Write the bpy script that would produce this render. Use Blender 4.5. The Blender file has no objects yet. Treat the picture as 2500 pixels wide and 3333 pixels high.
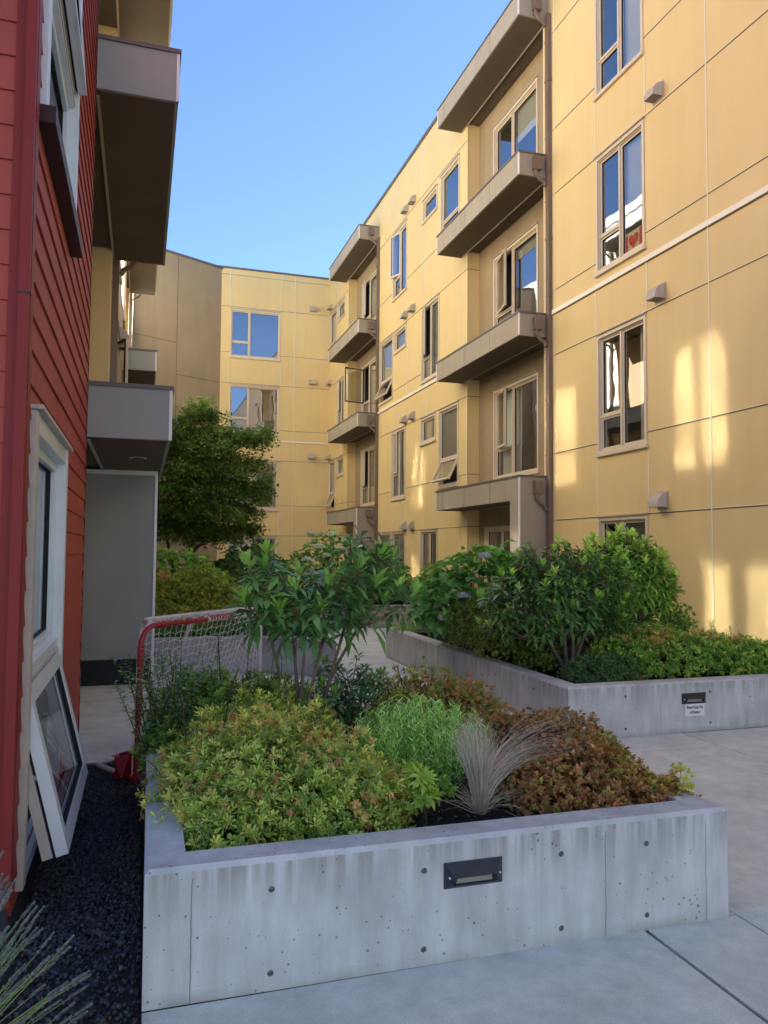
import bpy, math, random
import numpy as np
from mathutils import Matrix, Vector
random.seed(7); RNG = np.random.default_rng(11)
S = bpy.context.scene; COL = S.collection

# ------------------------------------------------------------------ camera, sky, sun, exposure
cam = bpy.data.cameras.new('camera'); camo = bpy.data.objects.new('camera', cam); COL.objects.link(camo)
cam.sensor_fit = 'HORIZONTAL'; cam.sensor_width = 36; cam.lens = 36; cam.clip_start = .05; cam.clip_end = 3000
Rm = Matrix(((0.95359941, -0.02258382, -0.30023013), (-0.30098515, -0.04670032, -0.95248466), (0.0074899, 0.99865362, -0.0513308)))
camo.matrix_world = Matrix.Translation((0, 0, 1.55)) @ Rm.to_4x4()
S.camera = camo
sd = Vector((1, .617, .86)).normalized()      # direction towards the sun: over the right wing, from beyond
SUN_EL = math.asin(sd.z); SUN_AZ = math.atan2(sd.x, sd.y)
w = bpy.data.worlds.new("World"); S.world = w; w.use_nodes = True
nt = w.node_tree; bg = nt.nodes['Background']
sky = nt.nodes.new('ShaderNodeTexSky'); sky.sky_type = 'NISHITA'; sky.sun_disc = False
sky.sun_elevation = SUN_EL; sky.sun_rotation = SUN_AZ
sky.air_density = .9; sky.dust_density = .3; sky.ozone_density = 4.5; sky.altitude = 2600
nt.links.new(sky.outputs[0], bg.inputs[0]); bg.inputs[1].default_value = .052
sl = bpy.data.lights.new('sun', 'SUN'); sl.energy = 5.0; sl.angle = math.radians(.5); sl.color = (1, .95, .85)
so = bpy.data.objects.new('sun', sl); COL.objects.link(so); so.rotation_euler = sd.to_track_quat('Z', 'Y').to_euler()
S.view_settings.view_transform = 'Standard'; S.view_settings.look = 'None'; S.view_settings.gamma = 1
S.view_settings.exposure = 2.7

cy = S.cycles
cy.sample_clamp_indirect = 0; cy.sample_clamp_direct = 0; cy.blur_glossy = 0; cy.caustics_reflective = True; cy.max_bounces = 8; cy.diffuse_bounces = 5; cy.glossy_bounces = 4; cy.transparent_max_bounces = 12
cy.use_guiding = True; cy.use_denoising = True

# ------------------------------------------------------------------ materials
def mat(name, col, rough=.6, spec=.3, var=.0, vscale=3., bump=0., bscale=60., metal=0, coat=0):
    m = bpy.data.materials.new(name); m.use_nodes = True
    t = m.node_tree; p = t.nodes['Principled BSDF']; L = t.links.new
    p.inputs['Base Color'].default_value = (*col, 1); p.inputs['Roughness'].default_value = rough
    p.inputs['Specular IOR Level'].default_value = spec; p.inputs['Metallic'].default_value = metal
    tc = t.nodes.new('ShaderNodeTexCoord')
    if var:
        n = t.nodes.new('ShaderNodeTexNoise'); n.inputs['Scale'].default_value = vscale; n.inputs['Detail'].default_value = 6
        L(tc.outputs['Object'], n.inputs['Vector'])
        mr = t.nodes.new('ShaderNodeMapRange'); mr.inputs[1].default_value = .3; mr.inputs[2].default_value = .7
        mr.inputs[3].default_value = 1-var; mr.inputs[4].default_value = 1+var; L(n.outputs[0], mr.inputs[0])
        mx = t.nodes.new('ShaderNodeVectorMath'); mx.operation = 'SCALE'; mx.inputs[0].default_value = col
        L(mr.outputs[0], mx.inputs['Scale']); L(mx.outputs[0], p.inputs['Base Color'])
    if bump:
        n2 = t.nodes.new('ShaderNodeTexNoise'); n2.inputs['Scale'].default_value = bscale; n2.inputs['Detail'].default_value = 4
        L(tc.outputs['Object'], n2.inputs['Vector'])
        b = t.nodes.new('ShaderNodeBump'); b.inputs['Strength'].default_value = bump; b.inputs['Distance'].default_value = .01
        L(n2.outputs[0], b.inputs['Height']); L(b.outputs[0], p.inputs['Normal'])
    return m

def weather(m, amt=.05, cell=None):
    t = m.node_tree; p = t.nodes['Principled BSDF']; L = t.links.new; N = t.nodes.new
    src = p.inputs['Base Color'].links[0].from_socket; g = N('ShaderNodeNewGeometry'); mp = N('ShaderNodeMapping'); mp.inputs['Scale'].default_value = (5, 5, .35); L(g.outputs['Position'], mp.inputs['Vector'])
    n = N('ShaderNodeTexNoise'); n.inputs['Scale'].default_value = 1; n.inputs['Detail'].default_value = 6; L(mp.outputs[0], n.inputs['Vector'])
    r = N('ShaderNodeMapRange'); r.inputs[1].default_value = .35; r.inputs[2].default_value = .7; r.inputs[3].default_value = 1+amt*.4; r.inputs[4].default_value = 1-amt; L(n.outputs[0], r.inputs[0])
    w1 = N('ShaderNodeVectorMath'); w1.operation = 'MULTIPLY'; w1.inputs[1].default_value = (.76, .76, .84); L(g.outputs['Position'], w1.inputs[0])
    w2 = N('ShaderNodeVectorMath'); w2.operation = 'FLOOR'; L(w1.outputs[0], w2.inputs[0]); wn = N('ShaderNodeTexWhiteNoise'); wn.noise_dimensions = '3D'; L(w2.outputs[0], wn.inputs['Vector'])
    r2 = N('ShaderNodeMapRange'); r2.inputs[3].default_value = 1-amt*0; r2.inputs[4].default_value = 1+amt*0; L(wn.outputs[0], r2.inputs[0])
    s1 = N('ShaderNodeVectorMath'); s1.operation = 'SCALE'; L(src, s1.inputs[0]); L(r.outputs[0], s1.inputs['Scale']); L(s1.outputs[0], p.inputs['Base Color'])

def concrete_mat(name, col, streak=.2, grain=.06, pits=True, stain=(0.30, 0.27, 0.20), top=.46, warm=0):
    m = bpy.data.materials.new(name); m.use_nodes = True
    t = m.node_tree; p = t.nodes['Principled BSDF']; L = t.links.new; N = t.nodes.new
    p.inputs['Roughness'].default_value = .75; p.inputs['Specular IOR Level'].default_value = .3
    g = N('ShaderNodeNewGeometry'); mp = N('ShaderNodeMapping'); mp.inputs['Scale'].default_value = (7, 7, 1.0)
    L(g.outputs['Position'], mp.inputs['Vector'])
    n1 = N('ShaderNodeTexNoise'); n1.inputs['Scale'].default_value = 1.6; n1.inputs['Detail'].default_value = 8; n1.inputs['Roughness'].default_value = .65
    L(mp.outputs[0], n1.inputs['Vector'])
    n2 = N('ShaderNodeTexNoise'); n2.inputs['Scale'].default_value = 3.; n2.inputs['Detail'].default_value = 8; L(g.outputs['Position'], n2.inputs['Vector'])
    n3 = N('ShaderNodeTexNoise'); n3.inputs['Scale'].default_value = 260; n3.inputs['Detail'].default_value = 3; L(g.outputs['Position'], n3.inputs['Vector'])
    def mr(src, a, b, c, d):
        q = N('ShaderNodeMapRange'); q.inputs[1].default_value = a; q.inputs[2].default_value = b
        q.inputs[3].default_value = c; q.inputs[4].default_value = d; L(src, q.inputs[0]); return q.outputs[0]
    def mul(a, b):
        q = N('ShaderNodeMath'); q.operation = 'MULTIPLY'; L(a, q.inputs[0]); L(b, q.inputs[1]); return q.outputs[0]
    v = mul(mul(mr(n1.outputs[0], .3, .7, 1-streak*.6, 1+streak*.45), mr(n2.outputs[0], .3, .7, 1-streak*.5, 1+streak*.5)), mr(n3.outputs[0], .3, .7, 1-grain, 1+grain))
    if pits:
        vo = N('ShaderNodeTexVoronoi'); vo.inputs['Scale'].default_value = 30; L(g.outputs['Position'], vo.inputs['Vector'])
        ns = N('ShaderNodeTexNoise'); ns.inputs['Scale'].default_value = 5; L(g.outputs['Position'], ns.inputs['Vector'])
        thr = mr(ns.outputs[0], .36, .66, .03, .17)
        lt = N('ShaderNodeMath'); lt.operation = 'LESS_THAN'; L(vo.outputs['Distance'], lt.inputs[0]); L(thr, lt.inputs[1])
        v = mul(v, mr(lt.outputs[0], 0, 1, 1, .42))
    sc = N('ShaderNodeVectorMath'); sc.operation = 'SCALE'; sc.inputs[0].default_value = col; L(v, sc.inputs['Scale'])
    out = sc.outputs[0]
    if streak > .1:       # rain-wash stain below the rim, uneven streaks
        sep = N('ShaderNodeSeparateXYZ'); L(g.outputs['Position'], sep.inputs[0])
        mp2 = N('ShaderNodeMapping'); mp2.inputs['Scale'].default_value = (30, 30, 1.5); L(g.outputs['Position'], mp2.inputs['Vector'])
        n4 = N('ShaderNodeTexNoise'); n4.inputs['Scale'].default_value = 1.; n4.inputs['Detail'].default_value = 5; L(mp2.outputs[0], n4.inputs['Vector'])
        hz = mr(sep.outputs['Z'], top-.2, top-.03, 0, 1); st = mul(hz, mr(n4.outputs[0], .4, .62, .0, 1))
        sepn = N('ShaderNodeSeparateXYZ'); L(g.outputs['True Normal'], sepn.inputs[0])
        side = mr(sepn.outputs['Z'], .3, .6, 1, 0); st = mul(st, side)
        lowz = mr(sep.outputs['Z'], .0, .05, 1, 0); st2 = mul(mul(lowz, mr(n2.outputs[0], .38, .6, 0, 1)), side)
        ad = N('ShaderNodeMath'); ad.operation = 'ADD'; ad.use_clamp = True; L(st, ad.inputs[0]); L(st2, ad.inputs[1])
        k = N('ShaderNodeMath'); k.operation = 'MULTIPLY'; k.inputs[1].default_value = .55; L(ad.outputs[0], k.inputs[0])
        mx = N('ShaderNodeMix'); mx.data_type = 'RGBA'; L(k.outputs[0], mx.inputs['Factor']); L(out, mx.inputs['A']); mx.inputs['B'].default_value = (*[c*.62 for c in stain], 1)
        out = mx.outputs['Result']
    L(out, p.inputs['Base Color'])
    b = N('ShaderNodeBump'); b.inputs['Strength'].default_value = .35; b.inputs['Distance'].default_value = .004
    L(v, b.inputs['Height']); L(b.outputs[0], p.inputs['Normal'])
    return m

def glass_mat(name, f0=.25, tint=(1, 1, 1), trans=(.8, .85, .85), rough=.015, bump=.05):
    m = bpy.data.materials.new(name); m.use_nodes = True; t = m.node_tree; t.nodes.clear(); N = t.nodes.new; L = t.links.new
    o = N('ShaderNodeOutputMaterial'); mx = N('ShaderNodeMixShader'); tr = N('ShaderNodeBsdfTransparent'); gl = N('ShaderNodeBsdfGlossy')
    tr.inputs[0].default_value = (*trans, 1); gl.inputs['Roughness'].default_value = rough; gl.inputs[0].default_value = (*tint, 1)
    gg = N('ShaderNodeNewGeometry'); dp = N('ShaderNodeVectorMath'); dp.operation = 'DOT_PRODUCT'; L(gg.outputs['Incoming'], dp.inputs[0]); L(gg.outputs['True Normal'], dp.inputs[1])
    ab = N('ShaderNodeMath'); ab.operation = 'ABSOLUTE'; L(dp.outputs['Value'], ab.inputs[0]); om = N('ShaderNodeMath'); om.operation = 'SUBTRACT'; om.inputs[0].default_value = 1; L(ab.outputs[0], om.inputs[1])
    pw5 = N('ShaderNodeMath'); pw5.operation = 'POWER'; pw5.inputs[1].default_value = 5; L(om.outputs[0], pw5.inputs[0])
    f = N('ShaderNodeMapRange'); f.inputs[3].default_value = f0; f.inputs[4].default_value = 1; L(pw5.outputs[0], f.inputs[0])
    nz = N('ShaderNodeTexNoise'); nz.inputs['Scale'].default_value = 1.1; b = N('ShaderNodeBump'); b.inputs['Strength'].default_value = bump; b.inputs['Distance'].default_value = .05
    g = N('ShaderNodeNewGeometry'); L(g.outputs['Position'], nz.inputs['Vector']); L(nz.outputs[0], b.inputs['Height']); L(b.outputs[0], gl.inputs['Normal'])
    L(f.outputs[0], mx.inputs[0]); L(tr.outputs[0], mx.inputs[1]); L(gl.outputs[0], mx.inputs[2]); L(mx.outputs[0], o.inputs[0]); return m

def leaf_mat(name, rough=.45, trans=.3, spec=.4, gain=(2.3, 2.1, 2.0)):
    m = bpy.data.materials.new(name); m.use_nodes = True; t = m.node_tree; p = t.nodes['Principled BSDF']; N = t.nodes.new; L = t.links.new
    a = N('ShaderNodeAttribute'); a.attribute_name = 'tint'
    g = N('ShaderNodeVectorMath'); g.operation = 'MULTIPLY'; g.inputs[1].default_value = gain; L(a.outputs['Color'], g.inputs[0]); L(g.outputs[0], p.inputs['Base Color']); p.inputs['Roughness'].default_value = rough; p.inputs['Specular IOR Level'].default_value = spec
    tl = N('ShaderNodeBsdfTranslucent'); sc = N('ShaderNodeVectorMath'); sc.operation = 'MULTIPLY'; sc.inputs[1].default_value = (1.3, 1.5, .6) if gain[0] > 1.5 else (1, 1, .95)
    L(g.outputs[0], sc.inputs[0]); L(sc.outputs[0], tl.inputs[0])
    mx = N('ShaderNodeMixShader'); mx.inputs[0].default_value = trans
    L(p.outputs[0], mx.inputs[1]); L(tl.outputs[0], mx.inputs[2]); L(mx.outputs[0], t.nodes['Material Output'].inputs[0]); return m

M = {}
YEL = (.75, .57, .27)
M['yellow'] = mat('yellow_panel', YEL, .55, .25, .05, .5, .12, 8)
M['cream'] = mat('cream_panel', (.74, .70, .58), .55, .25, .04, .5, .12, 8)
weather(M['yellow'], .028)
M['joint_dark'] = mat('joint_dark', (.16, .11, .06), .5)
M['joint_pale'] = mat('joint_pale', (.80, .72, .54), .45)
M['band'] = mat('band_metal', (.85, .80, .68), .4, .4)
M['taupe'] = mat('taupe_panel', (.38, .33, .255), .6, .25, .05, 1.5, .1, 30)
M['soffit'] = mat('soffit_panel_shaded', (.13, .108, .08), .7, .15, .06, 2)  # taupe darkened for undersides, shade below the balconies put into the colour
M['taupe_skylit'] = mat('taupe_fascia_skylit', (.35, .36, .345), .6, .25, .05, 1.5, .1, 30)  # taupe paint greyed, the sky light on these balconies is in its colour
M['taupewall'] = mat('taupe_stucco', (.36, .275, .17), .75, .2, .07, 1.2, .35, 120)
M['greywall'] = mat('grey_stucco', (.33, .35, .36), .8, .2, .06, 2, .4, 150)
M['coping'] = mat('dark_coping', (.14, .12, .115), .45, .4, .05, 4)
M['palestrip'] = mat('corner_strip', (.80, .81, .83), .35, .5)
M['pipe'] = mat('brown_pipe', (.20, .145, .11), .4, .4, .06, 5)
M['frame'] = mat('tan_frame', (.66, .56, .42), .4, .4, .04, 4)
M['reveal'] = mat('reveal_grey', (.44, .38, .33), .5)
M['bouncewall'] = mat('bounce_wall', (.42, .45, .49), .8, .2, .05, 2)
M['white'] = mat('white_vinyl', (.70, .76, .82), .3, .5, .05, 6)
M['whitedirty'] = mat('white_vinyl_worn', (.50, .46, .42), .45, .4, .12, 9)
M['black'] = mat('black_gasket', (.012, .012, .014), .6)
M['room'] = mat('room', (.16, .15, .13), .8)
M['blind'] = mat('blind', (.82, .80, .70), .5)
M['curtain'] = mat('curtain', (.70, .72, .62), .8)
M['glass'] = glass_mat('glass', .38, (.93, .96, 1.0), (.9, .93, .92))
M['glassleft'] = glass_mat('glass_coated', .15, (1, .98, .94), rough=.05, bump=.035)
M['glassred'] = glass_mat('glass_red', .10, (.95, .98, 1.0), (.85, .90, .92))
M['vent'] = mat('vent_hood', (.50, .43, .36), .5, .3)
M['ventdark'] = mat('vent_grille', (.09, .08, .06), .6)
M['red'] = mat('red_siding', (.37, .075, .055), .6, .15, .08, 3, .12, 40)
M['redside'] = M['red']
M['maroon'] = mat('maroon_trim', (.22, .03, .028), .5, .15, .05, 3)
M['sillbrown'] = mat('brown_flashing', (.045, .022, .02), .5)
M['basebd'] = mat('black_base', (.03, .034, .042), .7, .2, .2, 4, .3, 60)
M['conc'] = concrete_mat('planter_concrete', (.51, .535, .55), .30)
M['conc_shaded'] = concrete_mat('planter_concrete_shaded', (.40, .425, .45), .26)  # same concrete darkened, the middle planter's shade is in the colour
M['conc2'] = concrete_mat('planter_concrete_warm', (.37, .335, .28), .22, stain=(.2, .16, .1))
M['hole'] = concrete_mat('tie_hole', (.26, .26, .26), .05, pits=False)
M['paving'] = concrete_mat('paving_concrete', (.65, .685, .655), .24, .26, pits=False)
M['groundconc'] = mat('ground_concrete', (.20, .20, .20), .8, .2, .1, 2)
M['groove'] = mat('groove', (.045, .043, .04), .9)
M['soil'] = mat('dark_soil', (.022, .020, .020), .95, .1, .5, 40, 1., 80)
M['fixture'] = mat('black_fixture', (.018, .022, .032), .38, .5, .1, 20)
M['lens'] = mat('ribbed_lens', (.36, .36, .30), .4, .4)
M['signw'] = mat('sign_white', (.78, .78, .78), .4, .4)
M['ink'] = mat('ink', (.035, .035, .05), .6)
M['goalred'] = mat('goal_red', (.36, .022, .035), .4, .45, .15, 14, .25, 50)
M['goalwhite'] = mat('goal_white', (.62, .62, .62), .4, .4, .18, 18)
for _k in ('taupe', 'red', 'taupewall'): weather(M[_k], .06)
M['net'] = mat('net', (.80, .80, .78), .8, .1)
M['leaf'] = leaf_mat('leaf'); M['leafg'] = leaf_mat('leaf_glossy', .32, .2, .5); M['leafm'] = leaf_mat('leaf_matte', .6, .4, .2, (1.3, 1.3, 1.3))
M['bark'] = mat('bark', (.16, .125, .10), .85, .2, .25, 12, .6, 60)
M['twig'] = mat('twig', (.05, .035, .028), .85)
M['poster'] = mat('poster_cream', (.80, .74, .52), .7); M['posterred'] = mat('poster_red', (.70, .08, .05), .7)
M['pot'] = mat('pot', (.66, .66, .60), .7)

# ------------------------------------------------------------------ mesh helpers
OFF = {}
def tag(o, label=None, cat=None, group=None, kind=None):
    if label: o['label'] = label
    if cat: o['category'] = cat
    if group: o['group'] = group
    if kind: o['kind'] = kind
    return o
def thing(name, loc, label, cat, group=None):
    o = bpy.data.objects.new(name, None); o.empty_display_size = .2; COL.objects.link(o); o.location = loc
    OFF[o.name] = Vector(loc); return tag(o, label, cat, group)

class MB:
    def __init__(s): s.v = []; s.f = []; s.m = []; s.mats = []
    def mi(s, m):
        if m not in s.mats: s.mats.append(m)
        return s.mats.index(m)
    def add(s, vs, fs, m):
        b = len(s.v); k = s.mi(m); s.v += [tuple(v) for v in vs]; s.f += [tuple(b+i for i in f) for f in fs]; s.m += [k]*len(fs)
    def quad(s, a, b, c, d, m): s.add([a, b, c, d], [(0, 1, 2, 3)], m)
    def box(s, F, u0, u1, n0, n1, z0, z1, m):
        P = [F(u, n, z) for z in (z0, z1) for n in (n0, n1) for u in (u0, u1)]
        s.add(P, [(0, 1, 3, 2), (4, 6, 7, 5), (0, 4, 5, 1), (2, 3, 7, 6), (0, 2, 6, 4), (1, 5, 7, 3)], m)
    def tube(s, pts, r, m, n=8, cap=True):
        pts = [Vector(p) for p in pts]; rs = r if isinstance(r, (list, tuple)) else [r]*len(pts)
        vs = []; fs = []; prev = None
        for i, p in enumerate(pts):
            d = (pts[min(i+1, len(pts)-1)]-pts[max(i-1, 0)])
            d = d.normalized() if d.length > 1e-9 else Vector((0, 0, 1))
            if prev is None:
                x = d.orthogonal().normalized()
            else:
                x = (prev-d*prev.dot(d)); x = x.normalized() if x.length > 1e-6 else d.orthogonal().normalized()
            prev = x; y = d.cross(x)
            for k in range(n):
                a = 2*math.pi*k/n; vs.append(p+(x*math.cos(a)+y*math.sin(a))*rs[i])
        for i in range(len(pts)-1):
            for k in range(n):
                fs.append((i*n+k, i*n+(k+1) % n, (i+1)*n+(k+1) % n, (i+1)*n+k))
        if cap: fs.append(tuple(range(n-1, -1, -1))); fs.append(tuple((len(pts)-1)*n+k for k in range(n)))
        s.add(vs, fs, m)
    def build(s, name, parent=None, smooth=False, bevel=0, recalc=True):
        me = bpy.data.meshes.new(name)
        off = OFF[parent.name] if parent else Vector((0, 0, 0))
        me.from_pydata([tuple(Vector(v)-off) for v in s.v], [], s.f)
        for k in s.mats: me.materials.append(M[k])
        me.polygons.foreach_set('material_index', s.m)
        if smooth: me.polygons.foreach_set('use_smooth', [True]*len(me.polygons))
        me.update(); o = bpy.data.objects.new(name, me); COL.objects.link(o)
        if parent: o.parent = parent
        OFF[o.name] = off
        if bevel:
            b = o.modifiers.new('bevel', 'BEVEL'); b.width = bevel; b.segments = 2; b.limit_method = 'ANGLE'
        return o

def frame(o, U, N):
    o = Vector(o); U = Vector(U).normalized(); N = Vector(N).normalized()
    return lambda u, n, z: o+U*u+N*n+Vector((0, 0, z))

def grid_wall(mb, F, u0, u1, z0, z1, holes, m, n=0., depth=.12, mrev=None, extra_z=(), extra_u=()):
    us = sorted({u0, u1, *[h[0] for h in holes], *[h[1] for h in holes], *extra_u}); us = [u for u in us if u0 <= u <= u1]
    zs = sorted({z0, z1, *[h[2] for h in holes], *[h[3] for h in holes], *extra_z}); zs = [z for z in zs if z0 <= z <= z1]
    for i in range(len(us)-1):
        for j in range(len(zs)-1):
            cu = (us[i]+us[i+1])/2; cz = (zs[j]+zs[j+1])/2
            if any(h[0] < cu < h[1] and h[2] < cz < h[3] for h in holes): continue
            mb.quad(F(us[i], n, zs[j]), F(us[i+1], n, zs[j]), F(us[i+1], n, zs[j+1]), F(us[i], n, zs[j+1]), m)
    for h in holes:
        a, b, c, d = h[:4]; r = mrev or m
        if depth:
            mb.quad(F(a, n, c), F(a, n-depth, c), F(a, n-depth, d), F(a, n, d), r); mb.quad(F(b, n, c), F(b, n-depth, c), F(b, n-depth, d), F(b, n, d), r)
            mb.quad(F(a, n, c), F(b, n, c), F(b, n-depth, c), F(a, n-depth, c), r); mb.quad(F(a, n, d), F(b, n, d), F(b, n-depth, d), F(a, n-depth, d), r)

def ring(mb, F, u0, u1, z0, z1, w, n0, n1, m):
    mb.box(F, u0, u0+w, n0, n1, z0, z1, m); mb.box(F, u1-w, u1, n0, n1, z0, z1, m)
    mb.box(F, u0+w, u1-w, n0, n1, z0, z0+w, m); mb.box(F, u0+w, u1-w, n0, n1, z1-w, z1, m)

def rotF(F, hinge_u, hinge_n, hinge_z, kind, ang):
    """frame for a sash swung outward about its hinge"""
    c, s_ = math.cos(ang), math.sin(ang)
    if kind == 'awn':      # hinge along top, bottom swings out
        return lambda u, n, z: F(u, hinge_n+(n-hinge_n)*c-(z-hinge_z)*s_, hinge_z+(z-hinge_z)*c+(n-hinge_n)*s_)
    if kind == 'hi':       # hinged on high-u side
        return lambda u, n, z: F(hinge_u+(u-hinge_u)*c+(n-hinge_n)*s_, hinge_n+(n-hinge_n)*c-(u-hinge_u)*s_, z)
    return lambda u, n, z: F(hinge_u+(u-hinge_u)*c-(n-hinge_n)*s_, hinge_n+(n-hinge_n)*c+(u-hinge_u)*s_, z)

def window(parent, F, u0, u1, z0, z1, cells, n=0., fm='frame', gm='glass', blind=None, curtain=None, trim=.05, sill=True, drip=True, label=None, room=1.3, sw=.04):
    """cells: (fu0, fu1, fz0, fz1, open) as fractions of the glazed opening"""
    mb = MB(); a, b, c, d = u0+trim, u1-trim, z0+trim*1.3, z1-trim*1.2
    # outer trim, proud of the wall
    mb.box(F, u0, a, n-.10, n+.02, z0, z1, fm); mb.box(F, b, u1, n-.10, n+.02, z0, z1, fm)
    mb.box(F, a, b, n-.10, n+.017, d, z1, fm)
    mb.box(F, a, b, n-.10, n+.017, z0, c, fm)
    if drip: mb.box(F, u0-.01, u1+.01, n+.0, n+.045, z1, z1+.02, 'reveal')
    if sill: mb.box(F, u0-.015, u1+.015, n+.003, n+.05, z0-.03, z0+.025, fm)
    gp = MB(); W = b-a; H = d-c; sashes = []
    us = sorted({x for k in cells for x in k[:2]}); 
    for (x0, x1, y0, y1, op) in cells:
        ca, cb, cc, cd = a+x0*W, a+x1*W, c+y0*H, c+y1*H
        e = .018
        # jamb of the cell
        ring(mb, F, ca, cb, cc, cd, e, n-.10, n-.012, fm)
        ca += e; cb -= e; cc += e; cd -= e
        if op:
            kind, ang = op[0], math.radians(op[1]); hn = n-.02
            G = rotF(F, cb if kind == 'hi' else ca, hn, cd, kind, ang)
            sm = MB(); ring(sm, G, ca, cb, cc, cd, sw*1.15, hn-.045, hn, fm)
            sm.box(G, ca+.004, cb-.004, hn-.052, hn-.046, cc+.004, cd-.004, 'black') if False else None
            ring(sm, G, ca+.006, cb-.006, cc+.006, cd-.006, sw*.7, hn-.058, hn-.0455, 'black')
            q = sw*1.15; sm.quad(G(ca+q, hn-.02, cc+q), G(cb-q, hn-.02, cc+q), G(cb-q, hn-.02, cd-q), G(ca+q, hn-.02, cd-q), gm)
            sashes.append(sm)
        else:
            ring(mb, F, ca, cb, cc, cd, sw*.8, n-.09, n-.035, fm)
            ring(mb, F, ca+sw*.8, cb-sw*.8, cc+sw*.8, cd-sw*.8, .006, n-.075, n-.05, 'black')
            q = sw*.8; gp.quad(F(ca+q, n-.06, cc+q), F(cb-q, n-.06, cc+q), F(cb-q, n-.06, cd-q), F(ca+q, n-.06, cd-q), gm)
    wo = mb.build('window', parent)
    if gp.v: gp.build('pane', wo)
    for sm in sashes: sm.build('sash', wo)
    r = MB(); e = .12
    A = lambda u, nn, z: F(u, nn, z)
    ra, rb, rc, rd, n1, n2 = u0-.3, u1+.3, z0-.35, z1+.2, n-.13, n-.13-room
    P = [F(u, nn, z) for z in (rc, rd) for nn in (n1, n2) for u in (ra, rb)]
    r.add(P, [(0, 1, 3, 2), (4, 6, 7, 5), (2, 3, 7, 6), (0, 2, 6, 4), (1, 5, 7, 3)], 'room')
    # wall behind the facade around the opening, so that the room is closed
    for (x0, x1, y0, y1) in ((ra, a-.03, rc, rd), (b+.03, rb, rc, rd), (a-.03, b+.03, rc, c-.03), (a-.03, b+.03, d+.03, rd)):
        r.quad(F(x0, n1, y0), F(x1, n1, y0), F(x1, n1, y1), F(x0, n1, y1), 'room')
    r.build('interior', wo)
    if blind:
        bm = MB(); x0, x1, top, bot = blind; ba, bb = a+x0*W+.03, a+x1*W-.03; zt = c+top*H-.03; zb = c+bot*H+.02
        z = zt; 
        while z > zb:
            bm.quad(F(ba, n-.115, z), F(bb, n-.115, z), F(bb, n-.14, z-.026), F(ba, n-.14, z-.026), 'blind'); z -= .032
        bm.box(F, ba, bb, n-.145, n-.115, zt+.003, zt+.033, 'blind')
        bm.box(F, ba, bb, n-.140, n-.12, zb-.02, zb-.004, 'blind')
        bm.build('blind', wo)
    if curtain:
        cm = MB(); 
        for (x0, x1, bot) in curtain:
            ua, ub = a+x0*W, a+x1*W; k = max(6, int((ub-ua)/.025)); zt = d-.01; zb = c+bot*H+.01
            for i in range(k):
                t0 = ua+(ub-ua)*i/k; t1 = ua+(ub-ua)*(i+1)/k; w0 = .02*math.sin(i*1.3)+.008*math.sin(i*3.1); w1 = .02*math.sin((i+1)*1.3)+.008*math.sin((i+1)*3.1)
                cm.quad(F(t0, n-.17+w0, zb), F(t1, n-.17+w1, zb), F(t1, n-.17+w1, zt), F(t0, n-.17+w0, zt), 'curtain')
        cm.build('curtain', wo)
    if label: wo['label'] = label
    return wo
def opening(u0, u1, z0, z1, trim=.05): return (u0+trim*.5, u1-trim*.5, z0+trim*.5, z1-trim*.5)

def vent(parent, F, u, z, wd=.22, ht=.21, name='vent_hood'):
    """sloping dryer hood: quarter-round side cheeks, open grille below. u = centre, z = bottom"""
    mb = MB(); d = .17; a, b = u-wd/2, u+wd/2; k = 7
    prof = [(d*math.sin(math.pi/2*i/k)*1.0, z+.03+(ht-.03)*math.cos(math.pi/2*i/k)) for i in range(k+1)]
    for i in range(k):
        (n0, z0), (n1, z1) = prof[i], prof[i+1]
        mb.quad(F(a, n0, z0), F(b, n0, z0), F(b, n1, z1), F(a, n1, z1), 'vent')
    for x in (a, b):
        mb.add([F(x, 0, z+.03)]+[F(x, p[0], p[1]) for p in prof]+[F(x, d, z), F(x, 0, z)], [tuple(range(k+4))], 'vent')
    mb.quad(F(a, d, z), F(b, d, z), F(b, d, z+.03), F(a, d, z+.03), 'vent')
    mb.quad(F(a, .0, z+.006), F(b, .0, z+.006), F(b, d, z+.006), F(a, d, z+.006), 'ventdark')
    for i in range(7):
        nn = .015+i*.022; mb.box(F, a+.01, b-.01, nn, nn+.008, z-.002, z+.005, 'vent')
    mb.box(F, a-.02, b+.02, .003, .010, z-.02, z+ht+.02, 'vent')
    return mb.build(name, parent)

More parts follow.
